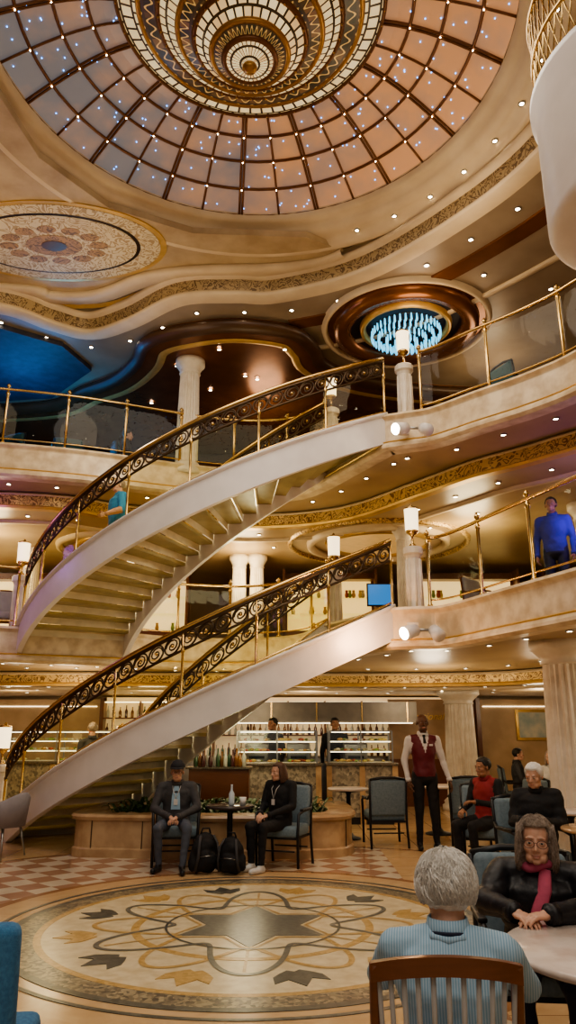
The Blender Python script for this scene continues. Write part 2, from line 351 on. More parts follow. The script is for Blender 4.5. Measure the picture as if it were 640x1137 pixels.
for tier,(r,z,n,l) in enumerate([(.62,-.10,40,.17),(.5,-.16,32,.17),(.36,-.22,24,.17),(.2,-.27,14,.16),(.06,-.3,6,.16)]):
    b.tube([V((math.cos(2*pi*k/36)*r,math.sin(2*pi*k/36)*r,z)) for k in range(36)],.014,black,6,True)
    for k in range(n):
        a=2*pi*k/n; b.lathe((math.cos(a)*r,math.sin(a)*r,z-l),[(.002,0),(.02,.05),(.012,l)],cry,6,False)
b.lathe((0,0,0),[(.05,0),(.05,-.3),(.2,-.05)],steel,16); b.obj('crystal_chandelier',(2.15,12.0,8.70))
b=recess([(1.0,.1,goldP,.06),(1.35,.14,cream,.1),(1.8,.1,goldO,.06)])
b.lathe((0,0,0),[(1.0,-.02),(.001,-.02)],M('cove_gold',(.65,.4,.16),.4,emit=.3,ecol=(1,.6,.2)),48,False,0,False)
b.obj('trim_6',(1.9,15.2,5.42))
b=recess([(.9,.1,goldP,.06),(1.25,.12,cream,.08)]); b.obj('trim_7',(-3.6,15.6,5.42))

b=MB()
def dl(x,y,z,r=.033): b.disc((x,y,z-.012),r,spot,10,.012); b.lathe((x,y,z-.016),[(r,0),(r+.018,0),(r+.018,.016),(r,.016)],steel,10,False,0,False)
for k in range(34):
    a=2*pi*k/34; dl(DC.x+(GR+.34)*math.cos(a),DC.y+(GR+.34)*math.sin(a),9.20,.028)
for off,z,path,sp in ((-.5,8.72,u4,.85),(-1.4,8.72,u4,1.3),(-2.6,8.72,u4,1.5)):
    for p in resample(offp(path,norms(path),off),sp):
        zz=8.48 if (-3 <p.x<1 and p.y>12.4) else z
        if abs(p.x)<9 and (p-V((2.15,12.0))).length>1.5: dl(p.x,p.y,zz)
for p in resample(offp(full_u,norms(full_u),-.4),.8): dl(p.x,p.y,5.72)
for off,sp in ((-.5,.9),(-1.6,1.2)):
    for p in resample(offp(s2u,norms(s2u),off),sp): dl(p.x,p.y,5.42)
for p in resample(offp(full_m,norms(full_m),-.35),.8): dl(p.x,p.y,2.72)
for off,sp in ((.9,.9),(-.5,.8),(-1.7,1.1),(-2.9,1.2)):
    for p in resample(offp(s2m,norms(s2m),off),sp): dl(p.x,p.y,2.46 if off<0 else 2.72)
b.obj('ceiling_downlights')

# ------------------------------------------------------------------ balustrades
def balustrade(path,z,name='balcony_railing',sp=1.05,h=1.02):
    b=MB(); fine=[V((p[0],p[1],0)) for p in path]
    L=sum((fine[i+1]-fine[i]).length for i in range(len(fine)-1)); k=max(1,round(L/sp)); P=resample(fine,L/k*.9999)
    for p in P:
        b.lathe((p.x,p.y,z),[(.04,0),(.04,.03),(.024,.05),(.024,h-.12),(.036,h-.1),(.036,h-.06),(.02,h-.04),(.02,h+.03),(.038,h+.05),(.040,h+.075),(.02,h+.10),(.002,h+.125)],brass,10)
    b.tube([p+V((0,0,z+h)) for p in fine],.026,brass,8); b.tube([p+V((0,0,z+.1)) for p in fine],.014,brass,6)
    b.loft([[p+V((0,0,z+.12)),p+V((0,0,z+h-.1))] for p in fine],glass,False,False,False)
    return b.obj(name)
def inset(path,o=-.02): return offp([V(p) for p in path],norms(path),o)
balustrade(inset(mA),3.3); balustrade(inset(mB),3.3); balustrade(inset(mC)[8:36],3.3)
balustrade(inset(uA),6.3); balustrade(inset(uC)[8:33],6.3)

# ------------------------------------------------------------------ staircases
led=M('stair_led',(1,.9,.6),.5,emit=5,ecol=(1,.85,.5)); treadM=M('tread_underside',(.40,.32,.14),.4,col2=(.30,.24,.10),ns=3); treadT=M('tread_marble',(.85,.76,.58),.3)
def stair(z0,z1,n=18):
    b=MB(); K=54
    for R,s in ((R0,1),(R1,-1)):
        rows=[]
        for i in range(K+1):
            f=i/K; z=z0+(z1-z0)*f; P=arc(R,f); Q=arc(R-.09*s,f); zb=max(z-.30,z0-.02 if z0<1 else z0-.3); zt=z+.16
            rows.append([V((P.x,P.y,zt)),V((P.x,P.y,zb)),V((Q.x,Q.y,zb)),V((Q.x,Q.y,zt))])
        b.loft(rows,white,True,True,False)
        b.tube([V((arc(R,i/K).x,arc(R,i/K).y,z0+(z1-z0)*i/K+.17)) for i in range(K+1)],.055,white,8,flat=.5)
    rise=(z1-z0)/n
    for i in range(n-1):
        f0=i/(n-1)*.985; f1=(i+1.12)/(n-1)*.985; f1=min(f1,1.0); z=z0+rise*(i+1)
        rows=[]
        for f in (f0,(f0+f1)/2,f1):
            a=arc(R0-.08,f); c=arc(R1+.08,f); rows.append([V((a.x,a.y,z)),V((c.x,c.y,z)),V((c.x,c.y,z-.055)),V((a.x,a.y,z-.055))])
        b.loft(rows,treadM,True,True,False)
        a=arc(R0-.1,f0);c=arc(R1+.1,f0); a2=arc(R0-.1,f0+.004);c2=arc(R1+.1,f0+.004)
        b.tube([V((a.x,a.y,z-.03)),V((c.x,c.y,z-.03))],.03,brass,8)
        b.tube([V((a2.x,a2.y,z-.075)),V((c2.x,c2.y,z-.075))],.012,led,6)
        a=arc(R0-.1,f0+.012);c=arc(R1+.1,f0+.012)
        b.loft([[V((a.x,a.y,z-.05)),V((c.x,c.y,z-.05))],[V((a.x,a.y,z-rise)),V((c.x,c.y,z-rise))]],treadT,False,False,False)
    b.obj('curved_staircase')
    for R,nm in ((R0-.045,'outer'),(R1+.045,'inner')):
        b=MB()
        def P(f,h): q=arc(R,f); return V((q.x,q.y,z0+(z1-z0)*f+h))
        fs=[i/K for i in range(K+1)]
        b.tube([P(f,1.16) for f in fs],.032,brass,8); b.tube([P(f,1.11) for f in fs],.024,brassD,8); b.tube([P(f,.86) for f in fs],.018,brassD,6); b.tube([P(f,.24) for f in fs],.014,brass,6)
        L=R*(A1-A0); nn=int(L/.235)
        for i in range(nn):
            fc=(i+.5)/nn; hs=.235/L
            def S(u,v): return P(fc+u*hs,.985+v)
            sg=1 if i%2 else -1
            b.tube([S(.5*math.cos(t)*.92,.11*math.sin(t)) for t in [2*pi*k/16 for k in range(16)]],.014,brassD,5,True)
            b.tube([S(sg*.5*(1-.85*k/15)*math.cos(k*.62)*.8,.095*(1-.85*k/15)*math.sin(k*.62)) for k in range(16)],.012,brassD,5)
            b.sph(S(0,0),.024,brass,8,5)
        b.loft([[P(f,.26),P(f,.85)] for f in fs],glassY,False,False,False)
        m=max(4,round(L/1.0))
        for i in range(m+1):
            f=i/m; q=P(f,0); b.lathe((q.x,q.y,q.z+.14),[(.035,0),(.035,.03),(.019,.05),(.019,.68),(.03,.70),(.03,.74),(.017,.76),(.017,1.0)],brass,10)
        b.obj('stair_railing')
stair(0,3.15); stair(3.15,6.15)
def newel(x,y,z):
    b=MB()
    b.lathe((0,0,0),[(.15,0),(.15,.08),(.12,.11),(.115,.16),(.105,.9),(.12,.94),(.15,.97),(.15,1.05),(.13,1.07),(.05,1.08)],stone,16,False,.0)
    for k in range(8):
        a=2*pi*k/8; b.tube([V((math.cos(a)*.115,math.sin(a)*.115,.17)),V((math.cos(a)*.106,math.sin(a)*.106,.89))],.016,stone,6)
    b.lathe((0,0,1.08),[(.06,0),(.05,.03),(.02,.06),(.018,.16),(.05,.19),(.09,.22),(.095,.25)],brass,16)
    b.lathe((0,0,1.32),[(.088,0),(.098,.02),(.105,.33),(.108,.35)],shade,20); b.lathe((0,0,1.66),[(.11,0),(.11,.02),(.03,.04),(.012,.08)],brass,16)
    return b.obj('newel_lamp',(x,y,z))
for z,which in ((0,0),(3.15,0),(3.15,1),(6.15,1)):
    for R in (R0+.02,R1-.02):
        p=arc(R,-.035 if which==0 else 1.04)
        if which==1 and R>4: p=V((1.86,10.72))
        newel(p.x,p.y,z)
def spotfix(x,y,z):
    b=MB(); b.box((0,0,0),(.16,.06,.16),stone,bev=.01); b.cap(V((0,-.03,0)),V((-.05,-.14,-.03)),.02,.02,steel)
    d=V((-.7,-.45,-.25)).normalized(); a=V((0,-.2,-.05))
    b.tube([a,a+d*.22],[.085,.10],white,16); b.tube([a+d*.221,a+d*.225],.085,spot,16)
    b.tube([a+V((.25,0,0)),a+V((.25,0,0))+V((.1,-.5,-.3)).normalized()*.2],[.08,.095],white,16); b.cap(a,a+V((.25,0,0)),.02,.02,steel)
    b.obj('spotlight_fixture',(x,y,z))
spotfix(1.75,10.38,2.98); spotfix(1.75,10.34,5.95)

def column(x,y,z0,z1,r):
    b=MB(); h=z1-z0
    b.lathe((0,0,0),[(r*1.35,0),(r*1.35,.1),(r*1.2,.13),(r*1.25,.18),(r*1.05,.24)],stone,32)
    b.lathe((0,0,0),[(r,.24),(r*.98,h*.5),(r*.88,h-.3)],stone,48,False,.08)
    b.lathe((0,0,0),[(r*.88,h-.3),(r*.98,h-.28),(r*.9,h-.24),(r*1.0,h-.2),(r*1.25,h-.12),(r*1.35,h-.1),(r*1.35,h)],stone,32)
    b.obj('fluted_column',(x,y,z0))
column(-1.9,12.98,6.15,8.5,.21); column(3.58,9.75,0,2.72,.31); column(3.75,16.8,0,2.46,.34); column(-1.1,16.4,3.15,5.42,.17); column(-.7,16.4,3.15,5.42,.17); column(2.25,13.9,3.15,5.42,.17)
column(5.2,12.4,3.15,5.42,.22); column(4.6,14.2,6.15,8.72,.2); column(-5.6,15.8,3.15,5.42,.2)
b=MB(); b.lathe((0,0,0),[(.6,5.58),(.93,5.58),(1.0,5.64),(1.0,6.8),(1.04,6.84),(1.04,6.9),(.9,6.9)],white,64)
b.box((.95,0,5.98),(1.1,1.9,.3),white); b.obj('round_balcony',(3.15,5.0,0))
b=MB()
for k in range(64):
    a=2*pi*k/64; x,y=math.cos(a)*.97,math.sin(a)*.97; a2=a+2*pi/32
    b.tube([V((x,y,6.93)),V((math.cos(a2)*.97,math.sin(a2)*.97,7.8))],.008,brass,5); b.tube([V((x,y,7.8)),V((math.cos(a2)*.97,math.sin(a2)*.97,6.93))],.008,brass,5)
for z in (6.93,7.36,7.8): b.tube([V((math.cos(2*pi*k/48)*.97,math.sin(2*pi*k/48)*.97,z)) for k in range(48)],.022,brass,6,True)
b.obj('balcony_railing',(3.15,5.0,0))

# ------------------------------------------------------------------ floor medallion
mC_=M('medallion_cream',(.76,.66,.45),.28,col2=(.62,.51,.31),ns=9); mD=M('medallion_dark',(.07,.07,.06),.28,col2=(.13,.13,.11),ns=22,tex='mosaic'); mT=M('medallion_tan',(.46,.29,.09),.28,col2=(.62,.42,.17),ns=30,tex='mosaic')
mMo=M('mosaic_border',(.07,.06,.05),.28,col2=(.42,.35,.22),ns=34,tex='mosaic'); mG=M('medallion_grey',(.13,.125,.10),.28,col2=(.19,.185,.155),ns=20)
b=MB()
def ann(r0,r1,z,m,n=120): b.loft([[V((math.cos(2*pi*k/n)*r,math.sin(2*pi*k/n)*r,zz)) for k in range(n)] for r,zz in ((r0,.0),(r0,z),(r1,z),(r1,.0))],m,True,False,False)
b.lathe((0,0,0),[(2.02,0),(2.02,.001)],mC_,120,False)
ann(1.99,2.06,.003,mD); ann(1.80,1.99,.0025,mMo); ann(1.74,1.80,.003,mT); ann(2.16,2.20,.003,mD)
ann(.96,1.03,.003,mT)
def band(pts,w,z,m,closed=True):
    n=len(pts); L=[]
    for i in range(n):
        a=pts[i-1] if closed or i>0 else pts[i]; c=pts[(i+1)%n] if closed or i<n-1 else pts[i]; t=(c-a).normalized(); q=V((-t.y,t.x))*w/2
        L.append([V((pts[i].x+q.x,pts[i].y+q.y,z)),V((pts[i].x-q.x,pts[i].y-q.y,z))])
    if closed: L.append(L[0])
    b.loft(L,m,False,False,False)
for q,m in ((0,mT),(1,mG)):
    pts=[]
    for k in range(240):
        a=2*pi*k/240; r=1.02+.34*math.cos(6*a+q*pi); pts.append(V((math.cos(a)*r,math.sin(a)*r)))
    band(pts,.045,.004+.0005*q,m)
st=[]
for k in range(12):
    a=pi/6*k+pi/6; r=.70 if k%2==0 else .40; st.append((math.cos(a)*r,math.sin(a)*r))
b.prism(st,.0,.0045,mG)
band([V((math.cos(2*pi*k/64)*.74,math.sin(2*pi*k/64)*.74)) for k in range(64)],.022,.005,mD)
band([V((x*1.12,y*1.12)) for x,y in st],.03,.0048,mT)
def petal(a,r,s,m):
    shape=[(-.12,-.08),(-.05,-.14),(0,-.10),(.05,-.14),(.12,-.08),(.19,.0),(.21,.14),(.09,.07),(0,.24),(-.09,.07),(-.21,.14),(-.19,.0)]
    R=Matrix.Rotation(a-pi/2,2); P=[R@(V(q)*s)+V((math.cos(a)*r,math.sin(a)*r)) for q in shape]; b.prism([(p.x,p.y) for p in P],0,.005,m)
for k in range(12): petal(2*pi*k/12+.26,1.43,.92,mD if k%2 else mT)
for k in range(6): band([V((math.cos(2*pi*k/6+.52)*r,math.sin(2*pi*k/6+.52)*r)) for r in (.45,1.3)],.022,.0042,mT,False)
b.obj('floor_medallion',(MC[0],MC[1],0.001))

# ------------------------------------------------------------------ furniture
upB=M('blue_grey_upholstery',(.14,.20,.24),.8,col2=(.19,.25,.29),ns=40,bump=.3,bs=200)
upBlue=M('blue_upholstery',(.04,.15,.31),.8,col2=(.06,.21,.40),ns=60,bump=.4,bs=250)
upG=M('grey_upholstery',(.35,.33,.36),.8,bump=.3,bs=200); wood=M('cherry_wood',(.20,.07,.028),.3,col2=(.11,.04,.015),ns=8,tex='wood')
marb=M('table_marble',(.74,.66,.60),.2,col2=(.60,.49,.43),ns=7)
def armchair(x,y,rz,up=upB,fr=black,z=0,name='armchair',arms=True):
    b=MB(); b.box((0,-.02,.42),(.52,.5,.13),up,bev=.04); b.box((0,.26,.68),(.52,.10,.50),up,Matrix.Rotation(-.12,3,'X'),.04)
    if arms: b.tube([V(p) for p in [(-.27,.3,.92),(-.1,.325,.95),(.1,.325,.95),(.27,.3,.92)]],.02,fr,8)
    for s in (-1,1):
        if arms:
            b.tube([(s*.27,-.24,.02),(s*.27,-.25,.42),(s*.28,-.24,.62),(s*.285,-.1,.65),(s*.285,.2,.66),(s*.27,.27,.70)],.018,fr,8)
            b.tube([(s*.27,.32,.0),(s*.265,.26,.36),(s*.265,.28,.7),(s*.27,.3,.92)],.018,fr,8); b.box((s*.285,0,.665),(.05,.3,.025),fr,bev=.008)
        else: b.tube([(s*.22,.27,.0),(s*.22,.22,.36)],.018,fr,8); b.tube([(s*.22,-.22,.0),(s*.22,-.2,.36)],.018,fr,8)
    b.tube([(-.22,-.22,.2),(.22,-.22,.2)],.01,fr,6); b.tube([(-.22,.26,.2),(.22,.26,.2)],.01,fr,6); b.box((0,0,.35),(.5,.5,.03),fr)
    return b.obj(name,(x,y,z),rz)
def tubchair(x,y,rz):
    b=MB(); b.lathe((0,0,.38),[(.22,0),(.27,.03),(.28,.08),(.24,.12),(.0,.13)],upG,28)
    rows=[]
    for k in range(25):
        a=-.35+ (pi+.7)*k/24; h=.80-.14*abs(math.cos(a))**2
        rows.append([V((math.cos(a)*r,math.sin(a)*r,z)) for r,z in ((.25,.42),(.31,h),(.33,h+.01),(.35,h-.02),(.31,.38))])
    b.loft(rows,upG,True,True)
    for sx in (-1,1):
        for sy in (-1,1): b.tube([(sx*.17,sy*.17,.4),(sx*.24,sy*.24,0)],[.018,.012],steel,8)
    b.obj('tub_chair',(x,y,0),rz)
def rtable(x,y,r,h=.745,top=marb,name='round_table'):
    b=MB(); b.lathe((0,0,0),[(r-.02,h-.035),(r,h-.025),(r,h-.008),(r-.01,h),(0.001,h)],top,48); b.lathe((0,0,0),[(r*.45,h-.06),(r*.45,h-.036)],black,20)
    b.lathe((0,0,0),[(.05,.05),(.035,.12),(.035,h-.1),(.06,h-.05)],black,14); b.lathe((0,0,0),[(r*.55,0),(r*.55,.02),(.08,.05),(.05,.09)],black,28)
    return b.obj(name,(x,y,0))
b=MB()
b.box((0,0,.44),(.44,.46,.07),upBlue,bev=.03); b.box((0,0,.395),(.45,.48,.04),wood)
for s in (-1,1):
    b.tube(cr([(s*.20,-.26,0),(s*.205,-.22,.3),(s*.208,-.22,.5),(s*.21,-.25,.74),(s*.21,-.29,.93)],4),[.019]*17,wood,8); b.tube([(s*.2,.22,.4),(s*.2,.23,0)],[.024,.018],wood,8)
top=cr([(-.225,-.285,.905),(-.13,-.33,.93),(0,-.345,.94),(.13,-.33,.93),(.225,-.285,.905)],6)
b.loft([[p+V((0,-.014,.026)),p+V((0,-.014,-.026)),p+V((0,.014,-.026)),p+V((0,.014,.026))] for p in top],wood,True,True,False)
low=[V((p.x*.9,p.y+.06,.55)) for p in top]; b.loft([[p+V((0,-.012,.025)),p+V((0,-.012,-.025)),p+V((0,.012,-.025)),p+V((0,.012,.025))] for p in low],wood,True,True,False)
slat=M('woven_slat',(.42,.41,.40),.6)
for k in range(11):
    t=(k+1)/12; i=int(t*(len(top)-1)+.5); b.tube([low[i],(low[i]+top[i])/2,top[i]],.008,slat,6)
b.obj('wooden_chair',(.49,2.80,0),-.06)
armchair(-1.26,3.28,pi+.1,upBlue,upBlue,0,'side_chair',False)
rtable(1.42,3.42,.52)
b=MB(); b.lathe((0,0,0),[(.03,0),(.038,.05),(.042,.075),(.038,.07),(.028,.01)],M('cup_porcelain',(.8,.78,.74),.2),20); b.lathe((0,0,0),[(.03,0),(.075,.012),(.07,.004)],M('saucer',(.8,.78,.74),.2),24); b.obj('coffee_cup',(1.40,3.25,.746))
armchair(1.30,4.36,-.1,upB)
tubchair(-3.85,10.7,-1.9)
armchair(-1.40,10.02,.1); armchair(-.05,10.0,-.35); rtable(-.72,9.86,.3,.72,M('dark_table_top',(.06,.05,.05),.15))
armchair(1.42,11.7,pi+.1); rtable(.95,12.4,.33); armchair(2.72,11.9,pi-.2); rtable(2.45,12.95,.4); armchair(3.3,11.2,-1.2); armchair(2.45,9.9,-.2)
rtable(2.95,7.35,.42,.745,M('tan_table_top',(.55,.36,.2),.2)); armchair(2.45,8.0,.2,upB); rtable(4.6,12.6,.4); armchair(4.5,13.4,0); armchair(5.2,12.9,-1); rtable(3.2,9.0,.36)
rtable(5.0,15.0,.4); armchair(4.4,15.1,1.4); armchair(5.6,14.9,-1.5)

stoneP=M('planter_marble',(.56,.39,.23),.25,col2=(.40,.25,.14),ns=4,bump=.1)
pp=cr([(-2.85,12.6),(-2.9,11.2),(-2.82,10.75),(-2.2,10.62),(-1.2,10.5),(-.2,10.5),(.55,10.62),(.85,10.95),(.9,11.6),(.85,12.6)],6)
b=MB(); sweep(b,pp,[(-.35,.0),(-.35,.46),(-.35,.53),(.04,.53),(.06,.50),(.04,.46),(.0,.45),(0,.12),(.03,.10),(.03,.0)],stoneP)
ppn=norms(pp)
for p in resample(offp(pp,ppn,.006),.7): b.box((p.x,p.y,.28),(.012,.012,.34),brassD)
b.prism([(p.x,p.y) for p in inset(pp,-.3)],.02,.40,M('soil',(.05,.03,.02),.9)); b.obj('stone_planter')
leaf=M('leaf_green',(.025,.07,.018),.5,col2=(.06,.12,.035),ns=10)
b=MB()
for k in range(520):
    x=random.uniform(-2.4,.5); y=random.uniform(10.95,12.3); a=random.random()*2*pi; L=random.uniform(.14,.30); hh=random.uniform(.08,.24); w=random.uniform(.015,.035)
    d=V((math.cos(a),math.sin(a),0)); q=V((-d.y,d.x,0)); base=V((x,y,.40)); rows=[]
    for t,ww in ((0,.3),(.3,1),(.6,1),(.85,.6),(1,.05)):
        p=base+d*L*t+V((0,0,hh*math.sin(t*2.1))); rows.append([p-q*w*ww,p+V((0,0,-.008)),p+q*w*ww])
    b.loft(rows,leaf,False,False,True)
b.obj('planter_plants')
tileM=M('bar_mosaic',(.16,.14,.12),.3,col2=(.48,.42,.33),ns=22,tex='mosaic'); counterT=M('counter_granite',(.08,.07,.06),.15,col2=(.2,.16,.12),ns=60); warmE=M('case_light',(1,.9,.7),.5,emit=4,ecol=(1,.84,.58)); case=glassmat('case_glass',(.96,.98,.96),.04)
whiteShelf=M('white_shelf',(.75,.72,.66),.4)
foodM=[M('pastry_%d'%i,c,.6) for i,c in enumerate([(.65,.38,.14),(.75,.66,.46),(.5,.11,.06),(.3,.40,.1),(.85,.8,.73),(.8,.6,.2)])]
def counter(x0,x1,y):
    b=MB(); w=x1-x0; xc=(x0+x1)/2
    b.box((xc,y,.5),(w,.7,1.0),tileM); b.box((xc,y,.06),(w+.02,.72,.12),black); b.box((xc,y,1.02),(w+.12,.82,.05),counterT,bev=.01); b.box((xc,y,1.047),(w*.95,.48,.006),whiteShelf)
    k=max(2,int(w/.9))
    for i in range(k+1): b.box((x0+w*i/k,y-.36,.5),(.1,.05,1.0),stoneP)
    for z in (1.24,1.42): b.box((xc,y+.05,z),(w*.96,.36,.008),whiteShelf); b.box((xc,y-.135,z-.012),(w*.94,.012,.012),warmE)
    b.box((xc,y+.02,1.60),(w*.97,.55,.02),steel); b.box((xc,y-.2,1.58),(w*.9,.03,.015),warmE)
    b.box((xc,y-.26,1.32),(w*.96,.008,.54),case)
    for i in range(k+1): b.box((x0+.02+(w-.04)*i/k,y-.26,1.32),(.025,.025,.56),steel); b.box((x0+.02+(w-.04)*i/k,y+.27,1.32),(.025,.025,.56),steel)
    b.obj('display_counter')
    b=MB()
    for i in range(int(w*54)):
        z=(1.052,1.245,1.425)[i%3]; s=random.uniform(.025,.045); b.sph((random.uniform(x0+.1,x1-.1),y+random.uniform(-.10,.18),z+s*.6),(s*1.3,s,s*.65),random.choice(foodM),8,5)
    b.obj('pastries')
counter(-.95,.55,14.4); counter(.75,1.95,14.6); counter(-5.6,-2.3,15.3)
b=MB(); b.box((0,18.6,.5),(9,.6,1.0),steel); b.box((0,18.6,1.02),(9.1,.66,.04),counterT)
for z in (1.5,1.9): b.box((0,18.75,z),(9,.3,.03),wood)
for i in range(11): b.box((-4.5+.9*i,18.75,1.65),(.04,.3,1.3),wood)
b.box((0,18.72,2.28),(9,.04,.02),warmE); b.box((0,18.95,1.7),(9,.04,1.4),M('added_shelf_glow',(.8,.6,.35),.5,emit=.35,ecol=(1,.72,.38)))  # glowing panel behind the bottles is added to brighten the back wall
b.obj('back_bar')
bott=[M('bottle_%d'%i,c,.1,spec=.8) for i,c in enumerate([(.03,.08,.03),(.25,.1,.02),(.5,.5,.45),(.08,.02,.02)])]
def bottle(b,x,y,z,h=.28,m=None): b.lathe((x,y,z),[(.034,0),(.036,.02),(.036,h*.55),(.014,h*.72),(.012,h*.95),(.015,h)],m or random.choice(bott),10)
b=MB()
for z in (1.04,1.515,1.915):
    for i in range(60): bottle(b,-4.4+i*.149,18.6 if z<1.2 else 18.72,z,random.uniform(.22,.3))
b.obj('liquor_bottles')
b=MB()
for x in (-.6,.2,1.3): b.box((x,15.05,1.2),(.45,.35,.36),steel,bev=.03); b.box((x,14.86,1.12),(.3,.03,.05),black)
b.box((.4,15.1,.5),(2.6,.4,1.0),steel); b.obj('coffee_station')
b=MB(); b.box((-1.15,13.2,.5),(1.0,.4,1.0),wood,bev=.01); b.box((-1.15,13.2,1.01),(1.1,.48,.03),counterT); b.obj('service_counter')
b=MB()
for i in range(14): bottle(b,-1.55+i*.062,13.1+.08*(i%2),1.026,random.uniform(.24,.31))
b.obj('wine_bottles')
b=MB(); bottle(b,0,0,0,.24,M('water_bottle',(.6,.7,.78),.1)); b.obj('water_bottle',(-.70,9.80,.721))
b=MB(); b.lathe((0,0,0),[(.03,0),(.04,.09),(.042,.09),(.036,.0)],M('cup_white',(.8,.78,.75),.3),16); b.obj('paper_cup',(-.56,9.84,.721))
b=MB(); b.box((.6,16.5,1.98),(4.2,.9,.42),M('hood_steel',(.22,.19,.16),.35,.5)); b.box((.6,16.03,1.76),(4.0,.02,.015),warmE)
for i in range(5): b.box((-1.3+i*.95,16.04,1.98),(.03,.03,.4),brass)
b.obj('canopy_hood')
b=MB(); b.box((0,0,0),(1.1,.05,.75),goldP,bev=.01); b.box((0,-.03,0),(.96,.02,.61),M('picture_paint',(.35,.48,.48),.5,col2=(.75,.72,.6),ns=3)); b.obj('framed_picture',(6.3,19.4,1.75))
b=MB()
for i,(x,w) in enumerate(((3.0,2.2),(6.3,3.0),(-6.3,3.2),(-2.8,2.4))):
    b.box((x,19.6,1.2),(w,.3,2.35),M('niche_%d'%i,(.60,.43,.26),.5,col2=(.47,.33,.19),ns=2)); b.box((x,19.44,2.2),(w*.9,.02,.015),warmE); b.box((x-w/2,19.5,1.2),(.1,.4,2.4),wood); b.box((x+w/2,19.5,1.2),(.1,.4,2.4),wood)
b.obj('wall_paneling')
b=MB(); b.box((3.0,17.6,1.15),(1.4,.12,2.3),M('sign_wall',(.42,.27,.15),.4)); b.box((3.0,17.52,.5),(1.42,.05,1.0),wood); b.obj('partition_wall')
tc=bpy.data.curves.new('sign','FONT'); tc.body='Internationale'; tc.size=.22; tc.extrude=.01; tc.shear=.4; tob=bpy.data.objects.new('cafe_sign',tc); tob.location=(2.42,17.5,1.85); tob.rotation_euler=(pi/2,0,0); tc.materials.append(goldP); bpy.context.collection.objects.link(tob)
cabE=M('cabinet_glow',(1,.85,.5),.5,emit=1.0,ecol=(1,.68,.28))
for x,w in ((-6.5,2.4),(-3.3,1.8),(1.0,2.2),(4.3,2.4),(7.2,2.2)):
    b=MB(); b.box((0,.2,1.1),(w,.1,2.1),wood); b.box((0,0,.35),(w,.45,.7),wood); b.box((0,.14,1.35),(w*.92,.02,1.2),cabE)
    for z in (.72,1.1,1.5,1.95): b.box((0,0,z),(w,.36,.025),glass if z<1.9 else wood)
    for s in (-1,1): b.box((s*w/2,0,1.1),(.06,.45,2.15),wood)
    for i in range(int(w*9)):
        z=random.choice((.735,1.115,1.515)); b.lathe((random.uniform(-w*.42,w*.42),0,z),[(.03,0),(.05,.06),(.03,.13),(.035,.18)],random.choice(foodM),8)
    b.obj('display_cabinet',(x,17.6,3.15))
def screen(x,y,z0,zc,w,h,ec,es,rz=0):
    b=MB(); b.box((0,0,zc),(w,.05,h),black,bev=.01); b.box((0,-.03,zc),(w-.05,.01,h-.05),M('screen_glow',(.02,.03,.1),.2,emit=es,ecol=ec)); b.tube([(0,.02,zc-h/2),(0,.02,.02)],.025,black); b.lathe((0,.02,0),[(.18,0),(.18,.02)],black,20); b.obj('display_screen',(x,y,z0),rz)
screen(1.68,13.3,3.15,.82,.5,.42,(.03,.22,.75),1.1)
dark=M('upper_wall',(.07,.045,.045),.35,col2=(.10,.06,.05),ns=1)
b=MB(); b.box((0,18.2,7.42),(23.5,.15,2.5),dark)
for i in range(14): b.box((-9+i*1.4,18.1,7.5),(.9,.05,1.5),bronze)
b.obj('wall_upper')
teal=M('teal_seat',(.02,.08,.10),.7)
for x,y,r in ((-4.2,13.2,.3),(-3.2,13.9,2),(-5.4,13.0,-.4),(3.9,12,1),(4.8,10.6,.5),(-2.9,14.6,.3),(3.6,10.6,2)): armchair(x,y,r,teal,black,6.15,'lounge_chair')
for x,y,r in ((4.9,8.2,2.4),(-5.2,13.3,.3),(3.3,12.2,.8)): armchair(x,y,r,upG,wood,3.15,'lounge_chair')

# ------------------------------------------------------------------ people
def fuse(mb,voxel,it=3,fac=.5):
    ob=mb.obj('tmp_fuse'); m=ob.modifiers.new('r','REMESH'); m.mode='VOXEL'; m.voxel_size=voxel
    if it: s=ob.modifiers.new('s','SMOOTH'); s.iterations=it; s.factor=fac
    dg=bpy.context.evaluated_depsgraph_get(); dg.update(); ev=ob.evaluated_get(dg); me=ev.to_mesh()
    vs=[v.co.copy() for v in me.vertices]; fs=[tuple(p.vertices) for p in me.polygons]; nr=[v.normal.copy() for v in me.vertices]; ev.to_mesh_clear()
    d=ob.data; bpy.data.objects.remove(ob); bpy.data.meshes.remove(d); return vs,fs,nr
def put(mb,vs,fs,label):
    groups={}
    for f in fs:
        c=(vs[f[0]]+vs[f[2]])*.5; groups.setdefault(label(c),[]).append(f)
    o=len(mb.v); mb.v.extend([tuple(v) for v in vs])
    for m,ff in groups.items():
        k=mb.mi(m)
        for f in ff: mb.f.append([i+o for i in f]); mb.fm.append(k); mb.sm.append(True)
def segd(p,a,b,ra,rb):
    ab=b-a; t=max(0,min(1,(p-a).dot(ab)/max(ab.length_squared,1e-9))); return (p-(a+ab*t)).length-(ra+(rb-ra)*t)
eyeW=M('eye_white',(.55,.52,.49),.2); eyeD=M('eye_dark',(.03,.02,.015),.1)
dummy=eyeW
def skinm(n,c): 
    m=M(n,c,.5,col2=tuple(x*.86 for x in c),ns=25,bump=.15,bs=120); m.node_tree.nodes['Principled BSDF'].inputs['Subsurface Weight'].default_value=.08; return m
skinL=skinm('skin_light',(.66,.38,.27)); skinM=skinm('skin_medium',(.38,.19,.11)); skinD=skinm('skin_dark',(.15,.07,.04)); lipM=M('lips',(.52,.24,.19),.4)
